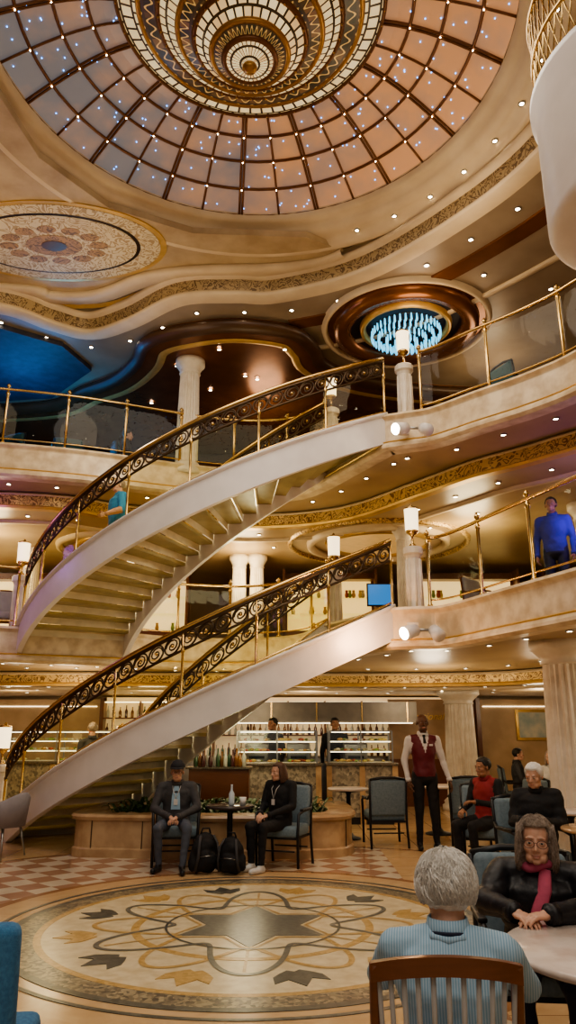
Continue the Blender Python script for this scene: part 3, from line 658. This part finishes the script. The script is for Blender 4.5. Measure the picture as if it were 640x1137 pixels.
hairW=M('hair_white',(.86,.84,.80),.55,col2=(.70,.67,.62),ns=60,bump=.6,bs=90); hairB=M('hair_brown',(.10,.045,.025),.5,col2=(.06,.03,.02),ns=60,bump=.6,bs=90); hairG=M('hair_greybrown',(.40,.32,.26),.5,col2=(.22,.16,.12),ns=60,bump=.6,bs=90); hairK=M('hair_black',(.015,.012,.01),.5,bump=.6,bs=90)
capm=M('cap_fabric',(.02,.02,.025),.8)
def mkhead(out,H,nk,skin,style,hairm,near,beard=False):
    b=MB(); m=dummy; inv=H.inverted(); n_=inv@nk
    b.sph((0,.012,.03),(.075,.094,.084),m,24,16); b.sph((0,-.028,-.03),(.060,.062,.076),m,20,14); b.sph((0,-.066,-.09),(.024,.022,.02),m); b.sph((0,-.05,-.075),(.043,.035,.03),m)
    for s in (-1,1):
        b.sph((s*.036,-.052,-.028),(.028,.030,.028),m); b.sph((s*.011,-.095,-.036),(.0085,.010,.007),m); b.sph((s*.079,.008,-.008),(.009,.019,.031),m,R=Matrix.Rotation(s*.35,3,'Z')); b.sph((s*.03,-.079,.022),(.024,.012,.008),m); b.sph((s*.031,-.079,-.003),(.017,.011,.012),m); b.sph((s*.03,-.04,-.075),(.028,.04,.03),m)
    b.cap(V((0,-.081,.014)),V((0,-.104,-.030)),.008,.0105,m,10); b.sph((0,-.086,-.060),(.023,.011,.006),m); b.sph((0,-.084,-.071),(.019,.012,.0065),m)
    b.tube([V((0,.02,-.03)),n_],[.052,.058],m,16)
    vs,fs,nr=fuse(b,.0045 if near else .007,2,.45)
    for v in vs:
        for s in (-1,1):
            for (cx,cy,cz,sg,am) in ((s*.031,-.088,.009,.010,.006),(s*.031,-.088,-.014,.012,.003)):
                d2=(v.x-cx)**2+(v.y-cy)**2+(v.z-cz)**2; v.y+=am*math.exp(-d2/(2*sg*sg))
        d2=v.x**2/(2*.02**2)+(v.z+.0655)**2/(2*.0022**2)
        if v.y<-.07: v.y+=.004*math.exp(-d2)
    def lab(c):
        c=inv@c
        if c.y<-.084 and abs(c.x)<.021 and -.073<c.z<-.057: return lipM
        return skin
    put(out,[H@v for v in vs],fs,lab)
    R3=H.to_3x3()
    for s in (-1,1):
        out.sph(H@V((s*.031,-.0778,-.002)),(.012,.0110,.0075),eyeW,12,8,R3); out.sph(H@V((s*.031,-.0868,-.002)),(.0055,.0030,.0055),eyeD,10,6,R3)
        out.tube([H@V((s*(.017+.028*t),-.0925+.012*t*t,.021+.005*math.sin(t*2.4))) for t in (0,.25,.5,.75,1)],[.0012,.002,.002,.0015,.0006],hairm,6)
        out.tube([H@V((s*(.0185+.025*t),-.0872+.010*t*t-.0035*math.sin(t*pi),.0015+.0050*math.sin(t*pi))) for t in (0,.25,.5,.75,1)],[.0016,.0026,.0028,.0022,.001],skin,6)
        out.tube([H@V((s*(.0185+.025*t),-.0862+.010*t*t-.0025*math.sin(t*pi),-.0035-.0055*math.sin(t*pi))) for t in (0,.25,.5,.75,1)],[.0012,.0020,.0022,.0018,.001],skin,6)
    if style=='bald': return
    c=V((0,.014,.033)); r=V((.086,.103,.093)); nu,nv=40,24; rows=[]
    if style=='fluffy': r=V((.093,.110,.100))
    low={'short':-.055,'cap':-.04,'bob':-.14,'fluffy':-.08}[style]
    for i in range(nv+1):
        th=.02+(pi-.04)*i/nv; row=[]
        for j in range(nu):
            az=2*pi*j/nu; dx_=math.sin(az); dy_=-math.cos(az); a=abs((az+pi)%(2*pi)-pi)
            s_=math.sin(th); p=V((r.x*s_*dx_,r.y*s_*dy_,r.z*math.cos(th)))+c
            if a<.75: hl=.078
            elif a<1.35: hl=.078+( (.0 if style!='bob' else -.02)-.078)*(a-.75)/.6
            else: hl=(-.02 if style!='bob' else low)+(low+ .02)*min(1,(a-1.35)/.6)*(1 if style!='bob' else 0)
            if style=='bob' and a>.95 and th>pi*.48:
                k=(th-pi*.48)/(pi*.52); k=min(1,k*1.25); z=c.z+(low-c.z)*min(1,k); fl=1.02+.16*math.sin(k*2.4)
                if k>=1: fl=.55
                p=V((c.x+r.x*fl*dx_,c.y+r.y*fl*dy_+.01*k,z))
            elif p.z<hl: p=c+V((r.x*s_*dx_*.8,r.y*s_*dy_*.78,(p.z-c.z)*.85))
            nz=noise.noise(V((p.x*45,p.y*45,p.z*12)))*.005
            q=(p-c).normalized(); p=p+q*nz; row.append(H@p)
        rows.append(row)
    out.loft(rows,hairm,True,True)
    if style=='cap':
        rows=[]
        for i in range(9):
            th=pi/2*i/8; rows.append([H@(c+V((.096*math.cos(th)*math.cos(2*pi*j/28),.115*math.cos(th)*math.sin(2*pi*j/28),.02+.10*math.sin(th)+.001))) for j in range(28)])
        out.loft(rows,capm)
        rows=[]
        for j in range(13):
            a=-pi*.15-pi*.7*j/12; rows.append([H@(c+V((.094*math.cos(a),.112*math.sin(a),.03))),H@(c+V((.10*math.cos(a),.19*math.sin(a),.012))),H@(c+V((.10*math.cos(a),.19*math.sin(a),.006))),H@(c+V((.094*math.cos(a),.112*math.sin(a),.02)))])
        out.loft(rows,capm,True,True)
    if near:
        fl=style=='fluffy'
        for k in range(5600 if fl else 3200):
            az=random.random()*2*pi; a=abs((az+pi)%(2*pi)-pi)
            thm=.95 if a<.75 else (.95+(1.65-.95)*min(1,(a-.75)/.6))
            if a>1.4: thm=2.05 if fl else 1.5
            th0=.05+(thm-.1)*math.sqrt(random.random()); L=random.uniform(.3,.65); off=random.uniform(.99,1.05 if not fl else 1.10); wv=random.uniform(-.35,.35); cur=random.uniform(.0,.08)
            clump=noise.noise(V((math.sin(az)*3,math.cos(az)*3,th0*3)))*.07
            pts=[]
            for q in range(5):
                th=min(th0+L*q/4,thm+.12); A=az+(wv*.5+clump*8)*(q/4)**1.5; o=off+cur*math.sin(q/4*pi)*.6+(.03*(q/4)**2)+clump*.8
                pts.append(H@(c+V((r.x*o*math.sin(th)*math.sin(A),-r.y*o*math.sin(th)*math.cos(A),r.z*o*math.cos(th)))))
            out.tube(pts,[.0011,.0011,.001,.0008,.0003],hairm,3)
        if style=='bob':
            for k in range(2600):
                sgn=random.choice((-1,1)); a=random.uniform(.95,pi)*sgn; z0=random.uniform(.08,-.03); L=random.uniform(.6,1.05); off=random.uniform(1.02,1.16); pts=[]
                for q in range(6):
                    t=q/5*L; z=z0+(low-z0)*t; o=off+.17*math.sin(t*2.2)-.02; A=a+.12*math.sin(t*5+k*.01)
                    pts.append(H@(c+V((r.x*o*math.sin(A),-r.y*o*math.cos(A),z-c.z))))
                out.tube(pts,[.0012]*5+[.0004],hairm,3)
def mkhand(out,w,dr,pn,side,skin,curl=.5,near=False):
    dr=V(dr).normalized(); pn=V(pn); pn=(pn-dr*pn.dot(dr)).normalized(); sd=dr.cross(pn)*side
    b=MB() if near else out; m=dummy if near else skin
    Rm=Matrix((sd,dr,pn)).transposed()
    b.sph(w+dr*.045,(.040,.052,.016),m,16,10,Rm); b.sph(w+dr*.065,(.040,.032,.014),m,16,10,Rm); b.cap(w-dr*.02,w+dr*.02,.027,.024,m)
    for i,(o,L) in enumerate(((.028,.070),(.0095,.079),(-.0095,.073),(-.028,.058))):
        p=w+dr*(.082-abs(o-.005)*.18)+sd*o; ang=.15+curl*.35*(1+.12*i); rr=.0092
        for seg,(fr,dec) in enumerate(((.45,.92),(.32,.88),(.23,.8))):
            d_=dr*math.cos(ang)+pn*math.sin(ang)+sd*o*1.2; d_.normalize(); q=p+d_*L*fr; b.cap(p,q,rr,rr*dec,m,8); p=q; rr*=dec; ang+=curl*(.75+.08*i)
    p=w+dr*.022+sd*.030+pn*.004; d1=(dr*.62+sd*.72+pn*.25).normalized(); q=p+d1*.036; b.cap(p,q,.0125,.0105,m,8); d2=(dr*.85+sd*.30+pn*.35*(.5+curl)).normalized(); r_=q+d2*.030; b.cap(q,r_,.0105,.0095,m,8); d3=(dr*.95+sd*.05+pn*.4).normalized(); b.cap(r_,r_+d3*.022,.0095,.0075,m,8)
    if near:
        vs,fs,nr=fuse(b,.0035,2,.5); put(out,vs,fs,lambda c:skin)
SIT=dict(pel=(0,0,.55),chest=(0,.01,.84),neck=(0,.02,1.035),head=(0,-.02,1.165),sh=(.18,.02,.975),el=(.235,-.04,.73),wr=(.15,-.27,.665),hi=(.09,-.03,.53),kn=(.12,-.45,.51),an=(.12,-.42,.09),to=(.13,-.57,.035))
STD=dict(pel=(0,0,.95),chest=(0,0,1.26),neck=(0,.01,1.49),head=(0,-.015,1.635),sh=(.19,.01,1.41),el=(.25,.03,1.12),wr=(.25,-.06,.87),hi=(.09,0,.93),kn=(.10,-.02,.5),an=(.10,.03,.09),to=(.12,-.13,.035))
def person(name,loc,rz,base,J={},top=None,bot=None,sleeve=None,shoe=black,skin=skinL,style='short',hair=hairB,near=False,bulk=1.0,hr=(0,0,0),belt=None,shortsleeve=False,puff=0,vest=None,scale=1.0,curl=.55,extra=None,hd=None,hs=1.0):
    P={}
    for k,v in base.items():
        if k in('pel','chest','neck','head'): P[k]=V(v)
        else: P[k+'L']=V(v); P[k+'R']=V((-v[0],v[1],v[2]))
    for k,v in J.items(): P[k]=V(v)
    b=MB(); m=dummy; bk=bulk
    pel,ch,nk=P['pel'],P['chest'],P['neck']; sit=base is SIT
    sx=(P['shL']-P['shR']).normalized(); n=24
    secs=[(pel+V((0,0,-.11)),.12,.09),(pel+V((0,0,-.06)),.165,.12),(pel,.175,.13),(pel.lerp(ch,.45),.150*bk,.115*bk),(ch,.172*bk,.125*bk),(ch.lerp(nk,.45),.172*bk,.115*bk),(ch.lerp(nk,.72),.135*bk,.095),(ch.lerp(nk,.92),.075,.07),(nk,.056,.056)]
    rows=[]
    for i,(c,rx,ry) in enumerate(secs):
        c0=secs[max(i-1,0)][0]; c1=secs[min(i+1,len(secs)-1)][0]; t=(c1-c0).normalized(); ax=(sx-t*sx.dot(t)).normalized(); ay=t.cross(ax)
        rows.append([c+ax*rx*math.cos(2*pi*j/n)+ay*ry*math.sin(2*pi*j/n) for j in range(n)])
    b.loft(rows,m)
    bones=[(pel,ch,.15,.16,'T'),(ch,ch.lerp(nk,.8),.15,.09,'T'),(nk+V((0,0,.02)),P['head'],.056,.06,'N')]
    for s in 'LR':
        sh,el,wr,hi,kn,an,to=[P[k+s] for k in('sh','el','wr','hi','kn','an','to')]
        b.cap(ch.lerp(nk,.75),sh,.07,.062*bk,m); b.cap(sh,el,.062*bk,.047*bk,m); b.cap(el,wr,.047*bk,.031*bk,m)
        b.cap(hi,kn,.093,.064,m,16); b.cap(kn,an,.062,.042,m); b.cap(an,an+V((0,0,-.04)),.045,.04,m)
        heel=V((an.x,an.y,.04+(an.z-.09))); dirf=(to-V((an.x,an.y,to.z))); heel=heel-dirf.normalized()*.035 if dirf.length>1e-3 else heel; b.cap(heel,to,.038,.036,m)
        bones+= [(sh,el,.062,.047,'U'),(el,wr,.047,.031,'F'),(hi,kn,.09,.064,'L'),(kn,an+V((0,0,.05)),.062,.042,'L'),(heel,to,.04,.04,'S'),(ch.lerp(nk,.75),sh,.06,.06,'T')]
    vs,fs,nr=fuse(b,.009 if near else .014,4,.5)
    for i,v in enumerate(vs):
        nz=noise.noise(v*11)*.006+noise.noise(v*25)*.003
        if not near: nz+=noise.noise(V((v.x*7,v.y*7,v.z*18)))*.006
        if puff and v.z>.45: nz+=puff*(abs(math.sin(v.z*28+noise.noise(v*3)*2))-.5)
        elif near: nz+=.0045*math.sin(9*noise.noise(V((v.x*2.0+v.z*1.2,v.y*2.0,v.z*2.2))))
        if v.z>.1: vs[i]=v+nr[i]*nz
    zb=belt if belt is not None else pel.z-.03
    sl=sleeve or top
    def lab(c):
        best=min(bones,key=lambda q:segd(c,q[0],q[1],q[2],q[3]))[4]
        if best=='N': return skin if c.z>nk.z+.0 else (vest or top)
        if best=='T':
            if c.z<zb and not(puff): return bot
            if vest:
                if c.y<ch.y and c.z>ch.z-.02 and abs(c.x)<(c.z-ch.z+.02)*.33: return sleeve
                return vest
            return top
        if best=='U': return sl
        if best=='F': return skin if shortsleeve else sl
        if best=='L': return bot
        return shoe
    o=MB(); put(o,vs,fs,lab)
    H=Matrix.Translation(P['head'])@Matrix.Rotation(hr[1],4,'Z')@Matrix.Rotation(hr[0],4,'X')@Matrix.Rotation(hr[2],4,'Y')@Matrix.Diagonal((hs,hs,hs,1))
    mkhead(o,H,nk-V((0,0,.01)),skin,style,hair,near)
    for s,sg in (('L',1),('R',-1)):
        w=P['wr'+s]; d=(w-P['el'+s]).normalized()
        if hd and s in hd: d,pn=V(hd[s][0]),V(hd[s][1])
        else: pn=V((0,0,-1)) if sit else V((-sg,0,0))
        sd_=d.normalized().cross(pn)
        want=V((-sg,-.3,0)) if sit else V((0,-1,0)); side=1 if sd_.dot(want)>0 else -1
        mkhand(o,w+d.normalized()*.012,d,pn,side,skin,curl,near)
        e=V(P['el'+s]); dd=(w-e).normalized()
        if not shortsleeve: o.tube([w-dd*.03,w+dd*.012],[.037*bk,.038*bk],sl,16)
    ck=top if not vest else sleeve
    rows=[]
    for j in range(21):
        a=2*pi*j/20; dx_,dy_=math.sin(a),math.cos(a); ht=.035 if dy_>-.8 else .01
        rows.append([nk+V((dx_*.062,dy_*.064,-.03)),nk+V((dx_*.064,dy_*.066,ht)),nk+V((dx_*.07,dy_*.072,ht)),nk+V((dx_*.088,dy_*.09,-.035))])
    o.loft(rows,ck,True,False)
    if extra: extra(o,P,H)
    ob=o.obj(name,loc,rz); ob.scale=(scale,)*3; return ob
shirtW=M('white_shirt',(.68,.66,.65),.7,bump=.3,bs=20); vestR=M('burgundy_vest',(.13,.01,.02),.6,bump=.2,bs=40); blackC=M('black_cloth',(.012,.012,.014),.8,bump=.4,bs=25); charC=M('charcoal_jacket',(.06,.06,.066),.75,bump=.4,bs=25)
jean=M('grey_jeans',(.09,.105,.14),.85,bump=.4,bs=30); stripe=M('striped_shirt',(.20,.36,.52),.75,col2=(.40,.54,.66),ns=34,tex='stripe',bump=.2,bs=25); puffB=M('black_puffer',(.01,.01,.014),.5,bump=.5,bs=18); pink=M('pink_scarf',(.58,.12,.20),.8,bump=.5,bs=40); blueT=M('blue_tshirt',(.05,.30,.62),.8); redT=M('red_top',(.28,.025,.03),.8); whiteC=M('white_sneaker',(.7,.7,.7),.5)
navy=M('navy_jacket',(.015,.02,.05),.7,bump=.4,bs=20); grn=M('sage_shirt',(.35,.37,.27),.8); specB=M('spectacle_frame',(.06,.03,.02),.3); indigo=M('indigo_shirt',(.04,.05,.30),.8)
def badge(o,P,H):
    n=P['neck']; c=P['chest']
    for s in(-1,1): o.tube([n+V((s*.06,-.03,-.01)),c.lerp(n,.5)+V((s*.04,-.14,0)),c+V((0,-.15,-.02))],.004,shirtW,5)
    o.box(c+V((0,-.155,-.06)),(.05,.006,.07),shirtW)
def tie(o,P,H):
    n=P['neck']; c=P['chest']; o.box(n+V((0,-.085,-.03)),(.04,.02,.035),blackC,bev=.005)
    o.tube([n+V((0,-.09,-.04)),c.lerp(n,.45)+V((0,-.125,0))],[.014,.022],blackC,8,flat=.4); o.box(c+V((.08,-.13,.08)),(.05,.006,.025),shirtW)
person('waiter',(1.97,11.3,0),.05,STD,{'wrR':(-.24,-.07,.88),'elR':(-.27,.02,1.13),'elL':(.27,.03,1.13),'wrL':(.33,-.05,.88),'anL':(.13,.0,.09),'toL':(.19,-.15,.035)},top=shirtW,sleeve=shirtW,vest=vestR,bot=blackC,skin=skinD,style='bald',hair=hairK,belt=.93,scale=1.05,extra=tie,curl=.4)
def gl(o,P,H,rr=.0015):
    for s in(-1,1):
        o.tube([H@V((s*.033+.026*math.cos(t),-.104,-.004+.019*math.sin(t))) for t in [2*pi*k/20 for k in range(20)]],rr,specB,6,True); o.tube([H@V((s*.059,-.101,.004)),H@V((s*.08,-.05,.003)),H@V((s*.083,.01,0))],rr,specB,6)
    o.tube([H@V((-.007,-.105,.003)),H@V((.007,-.105,.003))],rr,specB,6)
def eg(o,P,H): badge(o,P,H); gl(o,P,H,.002)
def openshirt(o,P,H):
    eg(o,P,H); c=P['chest']; n=P['neck']; o.loft([[n+V((-.03,-.095,-.04)),n+V((.03,-.095,-.04))],[c+V((-.05,-.148,.02)),c+V((.05,-.148,.02))],[c+V((-.06,-.15,-.15)),c+V((.06,-.15,-.15))]],stripe,False,False)
person('seated_man',(-1.40,9.95,0),.05,SIT,{'head':(0,-.06,1.14),'neck':(0,-.01,1.01),'shL':(.19,.0,.95),'shR':(-.19,.0,.95),'knL':(.18,-.46,.50),'anL':(.14,-.50,.09),'toL':(.16,-.66,.035),'knR':(-.18,-.45,.5),'anR':(-.16,-.36,.09),'toR':(-.21,-.51,.035),'wrL':(.05,-.34,.62),'wrR':(-.05,-.33,.62),'elL':(.28,-.10,.70),'elR':(-.28,-.10,.70)},top=charC,bot=jean,style='cap',hair=hairG,bulk=1.14,extra=openshirt,skin=skinL,scale=.97)
person('seated_woman',(-.10,9.92,0),-.65,SIT,{'head':(0,-.04,1.14),'wrL':(.07,-.33,.64),'wrR':(-.10,-.28,.64),'knL':(.10,-.46,.51),'anL':(.08,-.48,.09),'toL':(.06,-.64,.035)},top=blackC,bot=blackC,style='bob',hair=hairB,shoe=whiteC,bulk=1.08,extra=badge,hr=(.05,-.3,0),scale=.97)
def fgm(o,P,H):
    n=P['neck']; o.tube([n+V((.07*math.sin(a),.075*math.cos(a)+.01,-.012+.01*math.cos(a))) for a in [2*pi*k/24 for k in range(24)]],.006,navy,6,True)
    o.tube([n+V((-.07,-.02,-.0)),n+V((-.05,.08,-.015)),n+V((0,.095,-.02)),n+V((.05,.08,-.015)),n+V((.07,-.02,0))],.012,stripe,8)
person('seated_old_man',(.565,2.92,0),math.radians(168),SIT,{'head':(0,-.06,1.035),'neck':(0,.0,.935),'chest':(0,.03,.77),'shL':(.185,.01,.865),'shR':(-.185,.01,.865),'elL':(.26,-.16,.73),'wrL':(.16,-.38,.785),'elR':(-.26,-.14,.73),'wrR':(-.14,-.36,.785)},top=stripe,bot=navy,style='fluffy',hair=hairW,near=True,bulk=1.1,extra=fgm,hr=(.12,.15,0),hs=1.08)
def fgw(o,P,H):
    gl(o,P,H); n=P['neck']
    o.tube([n+V((.085*math.sin(a),.08*math.cos(a)-.005,-.0+.012*math.sin(3*a))) for a in [2*pi*k/28 for k in range(28)]],.024,pink,10,True)
    o.tube([n+V((.03,-.08,-.02)),n+V((.02,-.13,-.1)),n+V((-.02,-.155,-.2)),n+V((-.04,-.16,-.27))],[.03,.035,.035,.03],pink,10,flat=.5)
person('seated_old_woman',(1.29,4.18,0),math.radians(-16),SIT,{'head':(0,-.09,1.065),'neck':(0,-.03,.95),'chest':(0,-.01,.77),'shL':(.175,-.02,.89),'shR':(-.175,-.02,.89),'elR':(-.27,-.20,.79),'wrR':(-.13,-.37,.785),'elL':(.28,-.20,.79),'wrL':(.03,-.40,.79)},top=puffB,bot=navy,style='bob',hair=hairG,near=True,bulk=1.28,puff=.014,extra=fgw,hr=(.03,-.05,.03),hs=.96,hd={'R':((.5,-.75,-.05),(0,0,-1)),'L':((-.75,-.5,-.02),(0,0,-1))},curl=.35)
q=arc(3.5,.24)
person('man_on_stairs',(q.x,q.y,3.98),math.radians(-60),STD,{'elL':(.30,-.02,1.14),'wrL':(.26,-.26,1.04),'elR':(-.30,.0,1.12)},top=blueT,bot=jean,shortsleeve=True,hair=hairG,bulk=1.3)
person('standing_guest',(3.87,10.4,3.15),-.5,STD,{},top=indigo,bot=navy,hair=hairK,skin=skinM,bulk=1.1)
person('seated_diner',(2.5,7.95,0),-.5,SIT,{'wrL':(.08,-.34,.77),'wrR':(-.08,-.34,.77)},top=blackC,bot=blackC,style='fluffy',hair=hairW,bulk=1.2,hr=(.2,-.2,0),puff=.008)
person('seated_diner',(2.47,9.85,0),-.9,SIT,{'wrL':(.08,-.3,.77)},top=redT,sleeve=blackC,bot=blackC,style='short',hair=hairK,skin=skinM,hr=(.1,-.3,0))
person('seated_diner',(4.5,13.35,0),-.4,SIT,{},top=shirtW,bot=jean,style='bob',hair=hairG); person('seated_diner',(5.15,12.9,0),-1.1,SIT,{},top=grn,bot=jean,style='short',hair=hairW)
person('seated_diner',(4.45,15.1,0),1.3,SIT,{},top=charC,bot=jean,style='short',hair=hairK)
person('bartender',(.95,15.6,0),.1,STD,{},top=blackC,bot=blackC,hair=hairK,skin=skinM,scale=1.06); person('bartender',(-.3,15.6,0),-.8,STD,{},top=charC,bot=blackC,hair=hairK,skin=skinM,scale=1.06)
person('standing_guest',(-3.6,14.2,0),-2.6,STD,{},top=charC,bot=jean,hair=hairG); person('standing_guest',(4.6,11.6,0),.4,STD,{},top=shirtW,bot=jean,style='fluffy',hair=hairW)
person('seated_guest',(-3.25,13.85,6.15),1.9,SIT,{},top=blackC,bot=jean,hair=hairK)
def backpack(x,y,rz,s=1):
    b=MB(); b.box((0,0,.20),(.31,.17,.38),dummy,bev=.08); b.sph((0,0,.33),(.14,.085,.12),dummy); b.sph((0,-.08,.15),(.125,.065,.12),dummy); b.sph((0,-.05,.31),(.11,.06,.08),dummy); b.sph((.15,0,.14),(.05,.05,.11),dummy); b.sph((-.15,0,.14),(.05,.05,.11),dummy)
    vs,fs,nr=fuse(b,.012,3,.5); vs=[v+nr[i]*noise.noise(v*9)*.02 for i,v in enumerate(vs)]
    o=MB(); put(o,vs,fs,lambda c: blackC)
    o.tube([(-.06,.0,.43),(-.04,-.01,.49),(.04,-.01,.49),(.06,0,.43)],.011,blackC,6)
    for q in(-1,1): o.tube([(q*.08,-.06,.42),(q*.11,-.13,.34),(q*.13,-.15,.18),(q*.14,-.08,.04)],.016,charC,6,flat=.4)
    o.tube([(-.10,-.135,.20),(0,-.155,.21),(.10,-.135,.20)],.004,steel,5)
    ob=o.obj('backpack',(x,y,0),rz); ob.scale=(s,)*3
backpack(-.98,9.52,.4); backpack(-.66,9.44,-.3,.92)
# ------------------------------------------------------------------ lights
def light(kind,loc,e,col,size=1,rot=None,name='lamp'):
    L=bpy.data.lights.new(name,kind); L.energy=e; L.color=col
    if kind=='AREA': L.shape='DISK'; L.size=size
    else: L.shadow_soft_size=size
    o=bpy.data.objects.new(name,L); o.location=loc
    if rot: o.rotation_euler=rot
    bpy.context.collection.objects.link(o); return o
W=(1,.82,.56); WY=(1,.77,.42)
light('AREA',(DC.x,DC.y,8.95),230,(1,.90,.76),5.0)
light('AREA',(0,0,7.5),230,(1,.88,.74),5,(math.radians(25),0,0))  # added fill light for the foreground, not a real fitting
for x,y in ((-6,14.2),(-1,15.6),(3.5,13.6),(6.5,9),(-8,16)): light('POINT',(x,y,4.9),85,WY,.4)
for x,y in ((-4,13.8),(-6,16.8),(-.8,13.3),(.5,17.2),(4.5,11.2),(5.5,16.5),(5.5,8),(2.6,13.6),(-3,16.8)): light('POINT',(x,y,2.2),40,W,.3)
for x,y in ((-.5,15),(4,13.2),(6,9),(2.2,11.0)): light('POINT',(x,y,7.9),36,(1,.72,.44),.4)
light('POINT',(-5.6,13.9,7.9),70,(.05,.35,1),.8); light('POINT',(-4.9,14.2,6.9),80,(.05,.42,1),.4); light('POINT',(-5.6,11.4,4.6),30,(.5,.2,1),.3)
light('POINT',(4.1,9.9,4.5),14,(.3,.15,1),.2)
for x,y,z in ((-3,10.2,7.4),(2.2,8.5,7.8),(-5,9,7.8)): light('POINT',(x,y,z),38,(1,.78,.50),.5)
light('POINT',(1.05,9.95,2.80),34,(1,.55,.28),.1); light('POINT',(-.7,12.4,4.6),26,(1,.9,.5),.3); light('POINT',(-.7,12.6,1.6),14,(1,.9,.5),.3); light('POINT',(-2.5,10.9,6.3),22,(1,.9,.75),.2)  # last light is added only to brighten the man on the stairs
w=bpy.data.worlds.new('world'); bpy.context.scene.world=w; w.use_nodes=True; w.node_tree.nodes['Background'].inputs[0].default_value=(1,.88,.74,1); w.node_tree.nodes['Background'].inputs[1].default_value=.32
try: bpy.context.scene.view_settings.look='AgX - Medium High Contrast'
except Exception as e: print(e)
# ------------------------------------------------------------------ camera
cd=bpy.data.cameras.new('camera'); cd.sensor_fit='VERTICAL'; cd.sensor_height=36; cd.lens=26; cd.clip_start=.05
co_=bpy.data.objects.new('camera',cd); co_.location=(0,0,1.6); co_.rotation_euler=(math.radians(90+16.5),0,0); bpy.context.collection.objects.link(co_); bpy.context.scene.camera=co_
